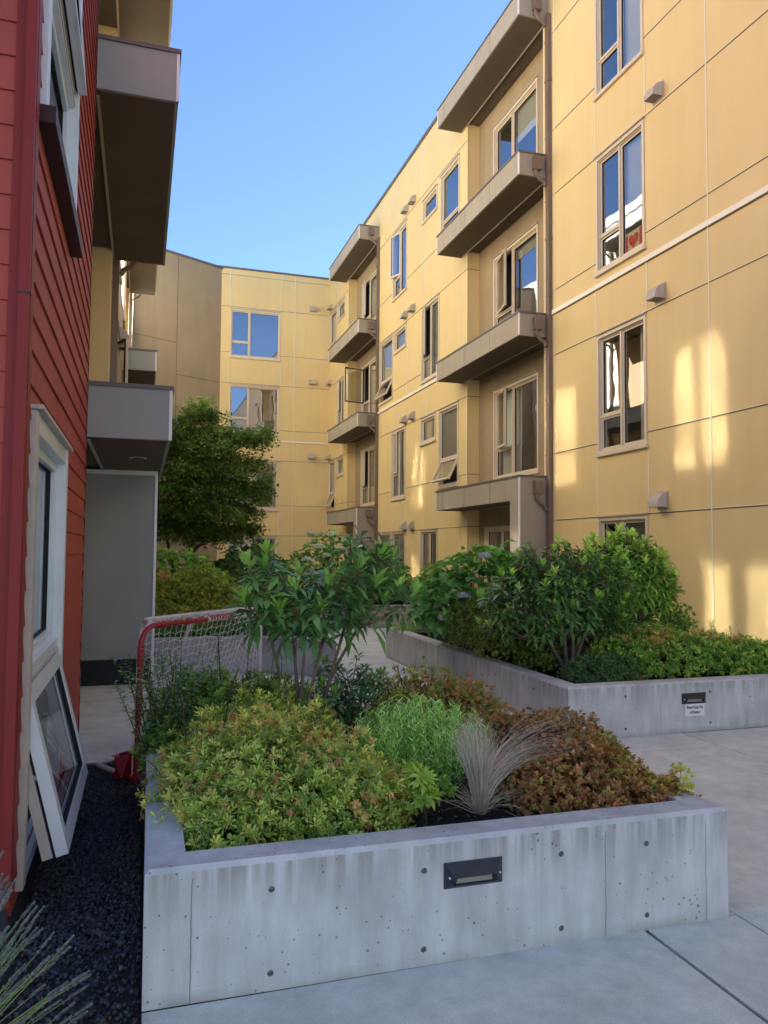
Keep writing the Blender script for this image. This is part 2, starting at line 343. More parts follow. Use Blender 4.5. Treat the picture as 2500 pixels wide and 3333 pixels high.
def balcony(parent, F, u0, u1, nf, zb, zt, near='lo', canopy=False, pier=False, nrec=-.3, ur=None, fm='taupe'):
    """solid-parapet balcony; near = which end carries scupper"""
    mb = MB(); t = .07
    mb.box(F, u0, u1, .003, nf, zb, zb+.16, fm)
    if canopy: mb.box(F, u0+t, u1-t, .003, nf-t, zb+.17, zt-.01, fm)
    mb.box(F, u0, u1, nf-t, nf, zb+.16, zt, fm)
    mb.box(F, u0, u0+t, .003, nf-t, zb+.16, zt, fm); mb.box(F, u1-t, u1, .003, nf-t, zb+.16, zt, fm)
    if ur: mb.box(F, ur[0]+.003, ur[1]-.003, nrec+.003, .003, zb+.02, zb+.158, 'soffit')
    if pier: # wall under the balcony at its scupper end
        pa, pb = (u0, u0+.36) if near == 'lo' else (u1-.36, u1)
        mb.box(F, pa, pb, .003, nf, 0, zb, 'taupe')
        mb.box(F, pa-.004, pb+.004, .003, nf+.004, 0, .22, 'basebd')
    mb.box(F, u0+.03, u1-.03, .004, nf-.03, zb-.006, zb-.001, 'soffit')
    bo = mb.build('canopy' if canopy else 'balcony', parent)
    c = MB(); o = .018
    c.box(F, u0-o, u1+o, nf-t-o, nf+o, zt, zt+.035, 'coping'); c.box(F, u0-o, u0+t+o, .003, nf-t-o, zt, zt+.035, 'coping'); c.box(F, u1-t-o, u1+o, .003, nf-t-o, zt, zt+.035, 'coping')
    if canopy: c.box(F, u0+t+o, u1-t-o, .003, nf-t-o, zt-.005, zt+.02, 'coping')
    c.build('coping', bo)
    s = MB(); z0 = 0 if pier else zb
    for uu in ((u0, 1), (u1, -1)):
        us = uu[0]
        ua, ub = (us-.006, us+.02) if uu[1] > 0 else (us-.02, us+.006)
        s.box(F, ua, ub, nf-.02, nf+.006, (z0 if (uu[1] > 0) == (near == 'lo') else zb), zt-.002, 'palestrip')
    s.build('corner_strip', bo)
    # soffit trim along the wall and recessed can light
    sj = MB()
    for uu in (u0+1.22, u0+2.44, u0+3.66): sj.box(F, uu-.004, uu+.004, nf, nf+.002, zb+.005, zt-.003, 'joint_dark')
    sj.build('panel_seam', bo)
    k = MB(); k.box(F, u0+.1, u1-.1, .004, .03, zb-.022, zb-.007, 'reveal')
    k.build('soffit_trim', bo)
    # scupper box with elbow into the downspout
    e = u0 if near == 'lo' else u1; sg = -1 if near == 'lo' else 1
    sc = MB(); lo, hi = sorted((e+sg*.003, e+sg*.10)); nm = nf*.42
    sc.box(F, lo, hi, nm-.08, nm+.08, zt-.30, zt-.06, 'pipe')
    pts = [(e+sg*.05, nm+.03, zt-.30), (e+sg*.05, nm+.03, zt-.37), (e+sg*.06, nm-.04, zt-.47), (e+sg*.07, nm-.14, zt-.53), (e+sg*.075, .11, zt-.60)]
    sc.tube([F(*p) for p in pts], .035, 'pipe', 8)
    sc.build('scupper', bo)
    return bo

def downspout(parent, F, u, n, z0, z1, w=.10, m='pipe', joints=True):
    mb = MB(); mb.box(F, u-w/2, u+w/2, n, n+.08, z0, z1, m)
    for dx in (-.25, 0, .25): mb.box(F, u+dx*w-.004, u+dx*w+.004, n+.08, n+.084, z0, z1, m)
    z = z0+1.3
    while joints and z < z1:
        mb.box(F, u-w/2-.012, u+w/2+.012, n-.0, n+.088, z, z+.05, m); z += 2.97
    return mb.build('downspout', parent)

H1 = 2.97
TOPS = [2.12, 5.07, 8.02, 10.98]

# ------------------------------------------------------------------ right wing + end wing (yellow)
FR = frame((7.0, 0, 0), (0, 1, 0), (-1, 0, 0))
bld = thing('apartment_building', (7.0, 18, 0), 'yellow four storey apartment building with brown balconies, right side and far end', 'building')
WINS = []   # (u0,u1,z0,z1,cells,kw)
Lcells = lambda op=None, m=.52, t=.30: [(0, m, 0, 1, None), (m, 1, 0, t, None), (m, 1, t, 1, op)]     # narrow column on the high-u (photo-left) side
Hcells = lambda op=None, t=.34: [(0, 1, t, 1, None), (0, 1, 0, t, op)]
for i, zt in enumerate(TOPS):
    bl = [None, None, (0, .52, 1, .42), (0, .52, 1, .05)][i]
    WINS.append((9.455, 10.73, zt-1.95, zt, Lcells(), dict(blind=bl if i else (0, .52, 1, .6), curtain=[(0, .3, .0)] if i == 1 else None)))
# far section
WINS += [(20.2, 21.46, 8.99, 10.98, Lcells(('lo', 18)), {}), (17.86, 18.9, 10.30, 10.9, [(0, 1, 0, 1, None)], {}), (16.42, 17.62, 9.1, 10.98, Hcells(), {}),
         (21.42, 22.75, 6.1, 8.02, Hcells(('awn', 24)), dict(blind=(0, 1, 1, .34))), (20.22, 21.3, 7.36, 8.0, [(0, 1, 0, 1, None)], dict(blind=(0, 1, 1, 0))),
         (17.7, 18.98, 6.0, 8.02, Lcells(('hi', 20)), dict(blind=(0, .5, 1, 0))),
         (20.24, 21.5, 3.05, 5.07, Lcells(('hi', 10), .5, .36), dict(blind=(0, 1, .98, .0))), (17.92, 19.0, 4.36, 5.06, [(0, 1, 0, 1, None)], dict(blind=(0, 1, 1, 0))),
         (16.46, 17.72, 3.12, 5.07, Hcells(('awn', 26)), dict(blind=(0, 1, 1, .34))),
         (17.76, 18.99, .15, 2.12, Lcells(), dict(blind=(0, .5, 1, 0))), (20.22, 21.4, .9, 2.12, [(0, 1, 0, 1, None)], dict(blind=(0, 1, 1, 0))), (21.5, 22.7, .3, 2.12, Hcells(), dict(blind=(0, 1, 1, .3))),
         (28.4, 29.55, 9.1, 10.98, Hcells(), dict(blind=(0, 1, 1, .34))), (27.16, 28.22, 10.3, 10.95, [(0, 1, 0, 1, None)], {}),
         (27.14, 28.28, 6.2, 8.0, Lcells(('hi', 14)), dict(blind=(0, .5, 1, 0))),
         (28.42, 29.5, 3.15, 5.05, Hcells(('awn', 24)), dict(blind=(0, 1, 1, .34))), (27.18, 28.2, 4.36, 5.04, [(0, 1, 0, 1, None)], dict(blind=(0, 1, 1, 0))),
         (28.4, 29.5, .3, 2.1, Hcells(), {})]
REC = [(12.44, 15.97), (23.12, 26.65)]
wall = MB(); holes = [opening(*q[:4]) for q in WINS]+[(a, b, 0, 11.6) for a, b in REC]
rc_holes = holes[-2:]; wh = holes[:-2]
HZ = [2.13, 3.32, 5.10, 6.28, 8.05, 9.26, 11.10]
grid_wall(wall, FR, -6, 29.6, 0, 12.62, wh+rc_holes, 'yellow', 0, 0)
mb_dummy = MB(); grid_wall(mb_dummy, FR, 0, .1, 0, .1, [], 'yellow')
for h in wh: grid_wall(wall, FR, h[0], h[1], h[2], h[3], [h], 'yellow', 0, .12, 'reveal')
for a, b in REC:      # jambs of the recesses
    for u in (a, b): wall.quad(FR(u, 0, 0), FR(u, -.3, 0), FR(u, -.3, 11.6), FR(u, 0, 11.6), 'yellow')
    wall.quad(FR(a, 0, 11.6), FR(b, 0, 11.6), FR(b, -.3, 11.6), FR(a, -.3, 11.6), 'taupe')
wall.build('wall', bld)
# recess back walls
RW = []
for gi, (a, b) in enumerate(REC):
    s = a-12.44
    for lv in (1, 2, 3):
        op = {(0, 1): ('hi', 13), (0, 2): ('hi', 13), (1, 3): ('hi', 14), (1, 2): ('hi', 75), (1, 1): ('hi', 12)}.get((gi, lv))
        kw = {}
        if gi == 1: kw = dict(blind=(0, .6, 1, .0))
        elif lv == 1: kw = dict(curtain=[(.52, .62, 0), (.66, .98, 0)])
        elif lv == 2: kw = dict(blind=(0, .58, 1, .86))
        else: kw = dict(blind=(0, .58, 1, .62))
        RW.append((13.2+s, 15.2+s, TOPS[lv]-1.98, TOPS[lv]+.0, [(0, .58, 0, 1, None), (.58, 1, 0, .33, None), (.58, 1, .33, 1, op)], kw))
    RW.append((13.2+s, 15.65+s, .05, 2.1, [(0, .34, 0, 1, None), (.34, .68, 0, 1, None), (.68, 1, 0, 1, None)], {}))
grid = [opening(*q[:4]) for q in RW]
for gi, (a, b) in enumerate(REC):
    hh = grid[gi*4:gi*4+4]; rw = MB(); grid_wall(rw, FR, a, b, 0, 11.6, hh, 'taupewall', -.3, .12, 'reveal'); rw.build('recess_wall', bld)
for q in WINS: window(bld, FR, *q[:4], q[4], 0, **q[5])
for q in RW: window(bld, FR, *q[:4], q[4], -.3, sill=False, **q[5])
# end wing
FB = frame((0, 29.6, 0), (1, 0, 0), (0, -1, 0))
BW = [(3.07, 5.02, zt-1.98, zt-.08 if zt > 3 else zt-.02) for zt in (2.12, 5.09, 8.0, 10.95)]
wb = MB(); grid_wall(wb, FB, 2.72, 7.0, 0, 12.42, [opening(*q) for q in BW], 'yellow', 0, .12, 'reveal'); wb.build('wall', bld)
for i, q in enumerate(BW):
    window(bld, FB, *q, [(0, .37, 0, .31, None), (0, .37, .31, 1, None), (.37, 1, 0, 1, None)], curtain=None if i > 1 else [(.4, .6, 0)])
# panel joints
def joints(parent, F, hs, vs):
    h = MB(); v = MB()
    for (u0, u1, z) in hs:
        h.box(F, u0, u1, .001, .005, z-.011, z+.004, 'joint_dark'); h.box(F, u0, u1, .001, .008, z+.004, z+.013, 'joint_pale')
    for (u, z0, z1) in vs:
        v.box(F, u-.012, u+.012, .001, .007, z0, z1, 'joint_pale'); v.box(F, u+.012, u+.017, .001, .004, z0, z1, 'joint_dark')
    if hs: h.build('panel_joint', parent)
    if vs: v.build('panel_joint', parent)
def split_h(F, u0, u1, z, wins):
    segs = [(u0, u1)]
    for (a, b, c, d) in wins:
        if c-.03 < z < d+.02:
            ns = []
            for s in segs:
                if b <= s[0] or a >= s[1]: ns.append(s)
                else:
                    if a > s[0]: ns.append((s[0], a))
                    if b < s[1]: ns.append((b, s[1]))
            segs = ns
    return [(a, b, z) for a, b in segs]
allw = [q[:4] for q in WINS]; hs = []
for z in HZ:
    for a, b in ((-6, 12.12), (12.28, 12.43), (15.98, 22.86), (23.0, 23.11), (26.66, 29.6)): hs += split_h(FR, a, b, z, allw)
vs = []
for u in (9.44, 10.75):
    prev = 0
    zz = [0.17, 2.14, 3.12, 5.09, 6.07, 8.04, 9.03, 11.0]
    for k in range(4): vs.append((u, ([2.16, 5.12, 8.08, 11.14][k]), ([3.08, 5.99, 9.0, 12.6][k])))
vs += [(8.15, .2, 5.84), (8.15, 5.95, 12.6), (6.87, 0, 5.84), (6.87, 5.95, 12.6), (12.06, 0, 5.84), (12.06, 5.95, 12.6)]
vs += [(u, z0, z1) for u, z0, z1 in ((21.12, 11.1, 12.6), (20.12, 8.06, 9.26), (18.93, 8.6, 10.27), (18.01, 8.06, 9.26), (20.58, 8.06, 8.98), (20.16, 5.95, 7.3), (16.37, 6, 8.0),
       (20.65, 2.13, 3.0), (18.08, 2.13, 3.32), (16.41, .1, 2.13), (21.09, 5.1, 5.8), (18.57, 5.1, 5.8), (19.02, 3.3, 4.33), (19.0, 11.1, 12.6), (17.0, 11.1, 12.6), (28.3, 11.1, 12.6), (28.3, 8.06, 9.2), (28.3, 2.2, 3.2), (27.6, 5.1, 5.8), (27.7, 3.3, 4.3), (27.0, 6, 8))]
joints(bld, FR, hs, vs)
hb = []
for z in (12.2, 10.95, 9.17, 7.98, 6.23, 5.04, 3.3, 2.13): hb += split_h(FB, 2.72, 7.0, z, BW)
vb = [(5.59, 0, 5.75), (5.59, 5.85, 12.4)]
for u in (3.05, 5.04):
    vb += [(u, 11.0, 12.4), (u, 8.02, 8.9), (u, 5.06, 6.0), (u, 2.15, 3.1)]
joints(bld, FB, hb, vb)
for a, b in ((-6, 12.12), (16.4, 22.86), (26.98, 29.6)): bd = MB(); bd.box(FR, a, b, .001, .035, 5.84, 5.915, 'band'); bd.box(FR, a, b, .001, .006, 5.825, 5.839, 'joint_dark'); bd.build('metal_band', bld)  # dark strip below the band is its shadow line, drawn as a box
bd = MB(); bd.box(FB, 2.72, 6.97, .001, .03, 5.77, 5.83, 'band'); bd.build('metal_band', bld)
for u in (15.97, 26.65, 12.44, 23.12):
    js = MB(); js.box(FR, u-.012, u+.012, .001, .008, 0, 11.4, 'joint_pale'); js.build('corner_trim', bld)
for u in (15.97, 26.65):
    js = MB()
    for z in HZ[:-1]: js.quad(FR(u-.003, -.002, z-.008), FR(u-.003, -.298, z-.008), FR(u-.003, -.298, z+.006), FR(u-.003, -.002, z+.006), 'joint_dark')
    js.build('panel_joint', bld)
cp = MB(); cp.box(FR, -6.05, 29.5, -.3, .05, 12.62, 12.70, 'coping'); cp.box(FB, 2.6, 6.95, -.3, .04, 12.42, 12.49, 'coping'); cp.build('coping', bld)
for s, nf in ((0, .61), (10.68, .655)):
    for k in (0, 1, 2): balcony(bld, FR, 12.28+s, 16.33+s, nf, 2.49+H1*k, 2.90+H1*k, 'lo', False, k == 0, -.3, (12.44+s, 15.97+s))
    balcony(bld, FR, 12.28+s, 16.33+s, nf, 11.44, 11.86, 'lo', True, False, -.3, (12.44+s, 15.97+s))
    downspout(bld, FR, 12.2+s, .003, 0, 11.5)
for z in (11.06, 8.12, 5.17, 2.2): vent(bld, FB, 6.3, z, .25, .18)
for z in (8.12, 5.17, 2.2): vent(bld, FR, 9.13, z, .21, .21)
vent(bld, FR, 9.13, 11.06, .21, .21)
for u in (20.24, 19.62):
    for z in (11.18, 8.14, 5.16, 2.17): vent(bld, FR, u, z, .24, .2)
for z in (11.12, 8.1, 5.15): vent(bld, FR, 29.3, z, .3, .18)
rf = MB()
rf.box(FR, -6, 29.6, -12, -1.9, .0, 12.3, 'taupewall'); rf.box(FR, -6, 41, -12, -.12, 12.3, 12.5, 'coping'); rf.box(FB, 1, 6.9, -12, -1.9, 0, 12.1, 'taupewall'); rf.box(FB, 2.9, 6.9, -12, -.12, 12.1, 12.3, 'coping')
rf.build('roof', bld)

# ------------------------------------------------------------------ beige angled wing
FA = frame((2.72, 29.6, 0), (-.885, -.466, 0), (.466, -.885, 0))
bb = thing('apartment_building', (.9, 28.7, 0), 'plain beige stucco building angled behind the maple, left of the yellow end wall', 'building')
m1 = MB(); m1.box(FA, 0.0, 5.2, -6, 0, 0, 12.36, 'taupewall'); m1.build('wall', bb)
m1 = MB(); m1.box(FA, -.03, 5.2, -.4, .05, 12.36, 12.44, 'coping'); m1.build('coping', bb)
m1 = MB()
for (a, b, z) in ((0.05, 1.86, 7.95), (1.88, 5, 9.12), (0.05, 1.86, 5.2), (1.88, 5, 3.5)): m1.box(FA, a, b, .001, .004, z-.01, z+.01, 'joint_dark')
m1.box(FA, 1.86, 1.875, .001, .004, 0, 12.3, 'joint_dark'); m1.build('panel_joint', bb)

# ------------------------------------------------------------------ left building (red near part, yellow beyond)
FL = frame((-.46, 0, 0), (0, 1, 0), (1, 0, 0)); FF = frame((-.46, 3.31, 0), (-1, 0, 0), (0, -1, 0))
lb = thing('apartment_building', (-.46, 6, 0), 'apartment building on the left with red lap siding, white windows and sky-greyed balconies', 'building')
LW = [(3.46, 4.90, .17, 2.13), (3.46, 4.98, 3.42, 5.1), (3.46, 4.98, 6.4, 8.1), (3.46, 4.98, 9.4, 11.05)]
def siding(mb, F, u0, u1, z0, z1, holes, m='red', e=.142):
    z = z0
    while z < z1:
        zt = min(z+e, z1); zc = (z+zt)/2; segs = [(u0, u1)]
        for (a, b, c, d) in holes:
            if c < zc < d:
                ns = []
                for s in segs:
                    if b <= s[0] or a >= s[1]: ns.append(s); continue
                    if a > s[0]: ns.append((s[0], a))
                    if b < s[1]: ns.append((b, s[1]))
                segs = ns
        for (a, b) in segs:
            A = [F(a, .014, z), F(b, .014, z), F(b, .003, zt), F(a, .003, zt), F(a, .0, z), F(b, .0, z)]
            mb.add(A, [(0, 1, 2, 3), (0, 4, 5, 1)], m)
            mb.add([F(a, .014, z), F(a, 0, z), F(a, .003, zt)], [(0, 1, 2)], m); mb.add([F(b, .014, z), F(b, 0, z), F(b, .003, zt)], [(0, 1, 2)], m)
        z = zt
sb = MB(); siding(sb, FL, 3.36, 6.74, .24, 12.68, LW); siding(sb, FF, .062, 8, .26, 12.68, [], 'red')
grid_wall(sb, FL, 3.31, 6.75, 0.0, 12.68, LW, 'red', -.004, .1, 'white'); sb.box(FF, 0, 8, -.05, -.003, 0, 12.68, 'red')
sb.build('siding', lb)
tb = MB(); tb.box(FF, .026, .064, .0, .022, .24, 12.68, 'maroon'); tb.box(FF, -.02, .022, -.05, .03, .24, 12.68, 'maroon'); tb.box(FF, .0225, .0255, 0, .01, .24, 12.68, 'ink')
tb.box(FL, 3.36, 6.745, .001, .006, .12, .24, 'red'); tb.box(FL, 3.33, 6.75, .0, .012, 0, .12, 'basebd'); tb.box(FF, 0, 8, .0, .012, 0, .20, 'basebd')
tb.box(FL, 6.745, 6.76, -.02, .012, 0, 12.68, 'sillbrown')
tb.build('corner_board', lb)
downs = MB(); downs.box(FF, -.018, .021, .031, .065, .2, 12.6, 'maroon')
for z in (2.55, 5.5): downs.box(FF, -.022, .024, .029, .068, z, z+.008, 'ink')
# windows of the red part
def redwin(u0, u1, z0, z1, lower):
    T = .085; mb = MB()
    mb.box(FL, u0, u0+T, -.09, .035, z0, z1, 'whitedirty' if lower else 'white'); mb.box(FL, u1-T, u1, -.09, .035, z0, z1, 'white')
    mb.box(FL, u0+T, u1-T, -.09, .03, z1-T, z1, 'white'); mb.box(FL, u0+T, u1-T, -.09, .03, z0, z0+.06, 'white')
    mb.box(FL, u0-.02, u1+.03, .0, .06, z1, z1+.02, 'whitedirty')
    zm = z0+(.80 if lower else .80)
    a, b = u0+T, u1-T; c, d = z0+.06, z1-T
    mb.box(FL, a, b, -.09, .012, zm, zm+.075, 'white'); mb.box(FL, a, b, .012, .018, zm+.01, zm+.02, 'whitedirty')
    pn = MB(); parts = []
    def cell(za, zb, op):
        if op:
            hn = .0; G = rotF(FL, a, hn, zb, 'awn', math.radians(op)); sm = MB()
            ring(sm, G, a+.012, b-.012, za+.01, zb-.008, .075, hn-.03, hn+.02, 'white'); ring(sm, G, a+.03, b-.03, za+.02, zb-.02, .04, hn-.042, hn-.0305, 'black')
            ring(sm, G, a+.014, b-.014, za+.012, zb-.01, .06, hn-.085, hn-.043, 'whitedirty')
            ring(sm, G, a+.085, b-.085, za+.085, zb-.083, .008, hn-.01, hn+.012, 'black')
            sm.quad(G(a+.09, hn-.004, za+.09), G(b-.09, hn-.004, za+.09), G(b-.09, hn-.004, zb-.088), G(a+.09, hn-.004, zb-.088), 'glassred')
            parts.append(sm)
            ring(mb, FL, a, b, za, zb, .02, -.09, -.03, 'black')
        else:
            ring(mb, FL, a, b, za, zb, .05, -.08, -.02, 'white'); ring(mb, FL, a+.05, b-.05, za+.05, zb-.05, .006, -.07, -.045, 'black')
            pn.quad(FL(a+.05, -.06, za+.05), FL(b-.05, -.06, za+.05), FL(b-.05, -.06, zb-.05), FL(a+.05, -.06, zb-.05), 'glassred')
    if lower: cell(c, zm, 14); cell(zm+.075, d, 0)
    else: cell(c, zm, 0); cell(zm+.075, d, 5)
    wo = mb.build('window', lb, bevel=.004); pn.build('pane', wo)
    for s in parts: s.build('sash', wo)
    if lower:
        k = MB(); zz = zm-.35
        for yy in (a+.03, b-.03):
            k.tube([FL(yy, -.05, zz), FL(yy, .05, zz-.03), FL(yy, .10, zz-.06)], .008, 'whitedirty', 6)
        k.build('stay_arm', wo)
    else:
        k = MB(); k.box(FL, u0-.03, u1+.03, .0, .075, z0-.075, z0-.0, 'sillbrown'); k.build('sill', wo)
    r = MB(); n1, n2 = -.11, -1.2
    P = [FL(u, nn, z) for z in (z0-.1, z1+.1) for nn in (n1, n2) for u in (u0-.05, u1+.3)]
    r.add(P, [(0, 1, 3, 2), (4, 6, 7, 5), (2, 3, 7, 6), (0, 2, 6, 4), (1, 5, 7, 3)], 'room'); r.build('interior', wo)
    cm = MB(); k = 60
    for i in range(k):
        t0 = a+(b-a)*i/k; t1 = a+(b-a)*(i+1)/k; w0 = .012*math.sin(i*1.1); w1 = .012*math.sin((i+1)*1.1)
        cm.quad(FL(t0, -.15+w0, zm+.02), FL(t1, -.15+w1, zm+.02), FL(t1, -.15+w1, z1-.03), FL(t0, -.15+w0, z1-.03), 'curtain')
    cm.build('curtain', wo)
for i, q in enumerate(LW): redwin(*q, i == 0)
downs.build('downspout', lb)
# yellow part
LB = [(6.76, 10.45), (17.42, 21.2)]
LWW = []
for lv, zt in enumerate(TOPS):
    if lv == 2: LWW += [(11.45, 12.28, zt-1.95, zt, Hcells())]  # extra window, added to reflect sun onto the low right wall
    LWW += [(12.4, 13.6, zt-1.95, zt, Lcells(('hi', 25) if lv in (1, 2) else None)), (15.9, 17.1, zt-1.9, zt, Hcells()), (23.2, 24.4, zt-1.95, zt, Lcells())]
ly = MB(); lh = [opening(*q[:4]) for q in LWW]; lrec = [(a, b, 0, 11.6) for a, b in LB]
grid_wall(ly, FL, 6.76, 29.0, 0, 5.845, [h for h in lh if h[2] < 5]+lrec, 'yellow', 0, 0)
grid_wall(ly, FL, 6.76, 29.0, 5.845, 12.68, [h for h in lh if h[2] > 5]+[(a, b, 5.845, 11.6) for a, b in LB], 'cream', 0, 0)
for h in lh: grid_wall(ly, FL, h[0], h[1], h[2], h[3], [h], 'yellow', 0, .12, 'reveal')
for a, b in LB:
    for u in (a, b): ly.quad(FL(u, 0, 0), FL(u, -.3, 0), FL(u, -.3, 11.6), FL(u, 0, 11.6), 'yellow')
    ly.quad(FL(a, -.3, 0), FL(b, -.3, 0), FL(b, -.3, 11.6), FL(a, -.3, 11.6), 'taupewall')
    ly.quad(FL(a, 0, 11.6), FL(b, 0, 11.6), FL(b, -.3, 11.6), FL(a, -.3, 11.6), 'taupe')
ly.build('wall', lb)
for q in LWW: window(lb, FL, *q[:4], q[4], gm='glassleft')
for a, s in ((6.75, 0), (17.35, 0)):
    for k in (0, 1, 2):
        zb = 2.46+H1*k+.02
        balcony(lb, FL, a, a+4.05, .68, zb, zb+.43, 'hi', False, False, -.3, (a+.1, a+3.7), 'taupe_skylit')
    balcony(lb, FL, a, a+4.05, .68, 11.44, 11.86, 'hi', True, False, -.3, (a+.1, a+3.7), 'taupe_skylit')
    downspout(lb, FL, a+4.16, .003, 0, 11.5)
pw = MB(); pw.box(FL, 9.4, 9.75, -.16, .62, 0, 2.475, 'greywall'); pw.box(FL, 9.395, 9.755, -.16, .622, 0, .29, 'basebd')
po = pw.build('pier', lb); pw = MB(); pw.box(FL, 9.385, 9.40, .598, .628, .0, 2.47, 'palestrip'); pw.box(FL, 9.385, 9.4, -.16, .597, 2.42, 2.47, 'palestrip'); pw.build('corner_strip', po)
cl = MB(); cl.tube([(-.05, 8.1, 2.482), (-.05, 8.1, 2.470)], .085, 'palestrip', 20); cl.tube([(-.05, 8.1, 2.4695), (-.05, 8.1, 2.466)], .06, 'ink', 20); cl.build('ceiling_light', lb)
for u in (13.9, 14.5):
    for z in (11.1, 8.12, 5.17, 2.2): vent(lb, FL, u, z, .24, .2)
hs = []
for z in HZ: hs += split_h(FL, 10.5, 17.3, z, [q[:4] for q in LWW])+split_h(FL, 21.3, 28.5, z, [q[:4] for q in LWW])
joints(lb, FL, hs, [(10.5, 0, 14), (12.0, 0, 14), (14.9, 0, 14), (22.5, 0, 14), (26, 0, 14)])
m1 = MB(); m1.box(FL, 3.5, 29, -9, -1.35, 0, 12.4, 'taupewall'); m1.box(FL, 3.32, 29, -9, -.05, 12.4, 12.68, 'coping'); m1.build('roof', lb)
# ------------------------------------------------------------------ ground
G0 = lambda x0, x1, y0, y1, z, m, name, kind='structure', mb=None: None
gr = MB(); gr.box(frame((0, 0, 0), (1, 0, 0), (0, 1, 0)), -60, 60, -60, 60, -.30, -.03, 'groundconc'); tag(gr.build('ground'), kind='structure')
rb = thing('apartment_building', (0, -17, 0), 'added unseen grey building behind the camera, bouncing fill light onto the planters', 'building')  # unseen block, added to bounce sunlight into the court
q = MB(); F_ = frame((0, -20, 0), (1, 0, 0), (0, 1, 0)); rh = [(x, x+1.6, z, z+1.5) for x in range(-22, 22, 4) for z in (1.0, 4.0, 7.0)]
grid_wall(q, F_, -24, 24, 0, 11, rh, 'bouncewall', 0, .12, 'reveal'); q.box(F_, -24, 24, -8, -.3, 0, 9.5, 'room'); q.build('wall', rb)
q = MB()
for a, b, c, d in rh: q.box(F_, a, b, -.14, -.10, c, d, 'ventdark')
q.build('window', rb)
pv = MB(); FG = frame((0, 0, 0), (1, 0, 0), (0, 1, 0)); g = .007
xs = [.036, 2.02, 2.48, 4.50, 6.98]
gb = MB(); gb.box(FG, -9, 7.3, -9, 30, -.035, -.026, 'groove'); tag(gb.build('slab_base'), kind='structure')
for (x0, x1, y0, y1) in [(.036, 2.02-.009, -8, 2.775), (2.02+.009, 2.48-.004, -8, 2.775), (2.484, 4.496, -8, 5.2), (4.504, 7.2, -8, 5.64), (2.484, 4.496, 5.206, 12.0), (-.80, 2.48, 6.05, 9.2),
                         (-.80, 2.48, 9.206, 12), (-.5, 7.2, 12.006, 15.2), (-.5, 7.2, 15.206, 29.6), (-8, .03, -8, 2.0), (2.484-.46, 2.48, 2.78, 6.04)]:
    pv.box(FG, x0, x1, y0, y1, -.03, 0, 'paving')
tag(pv.build('paving', bevel=.004), kind='structure')

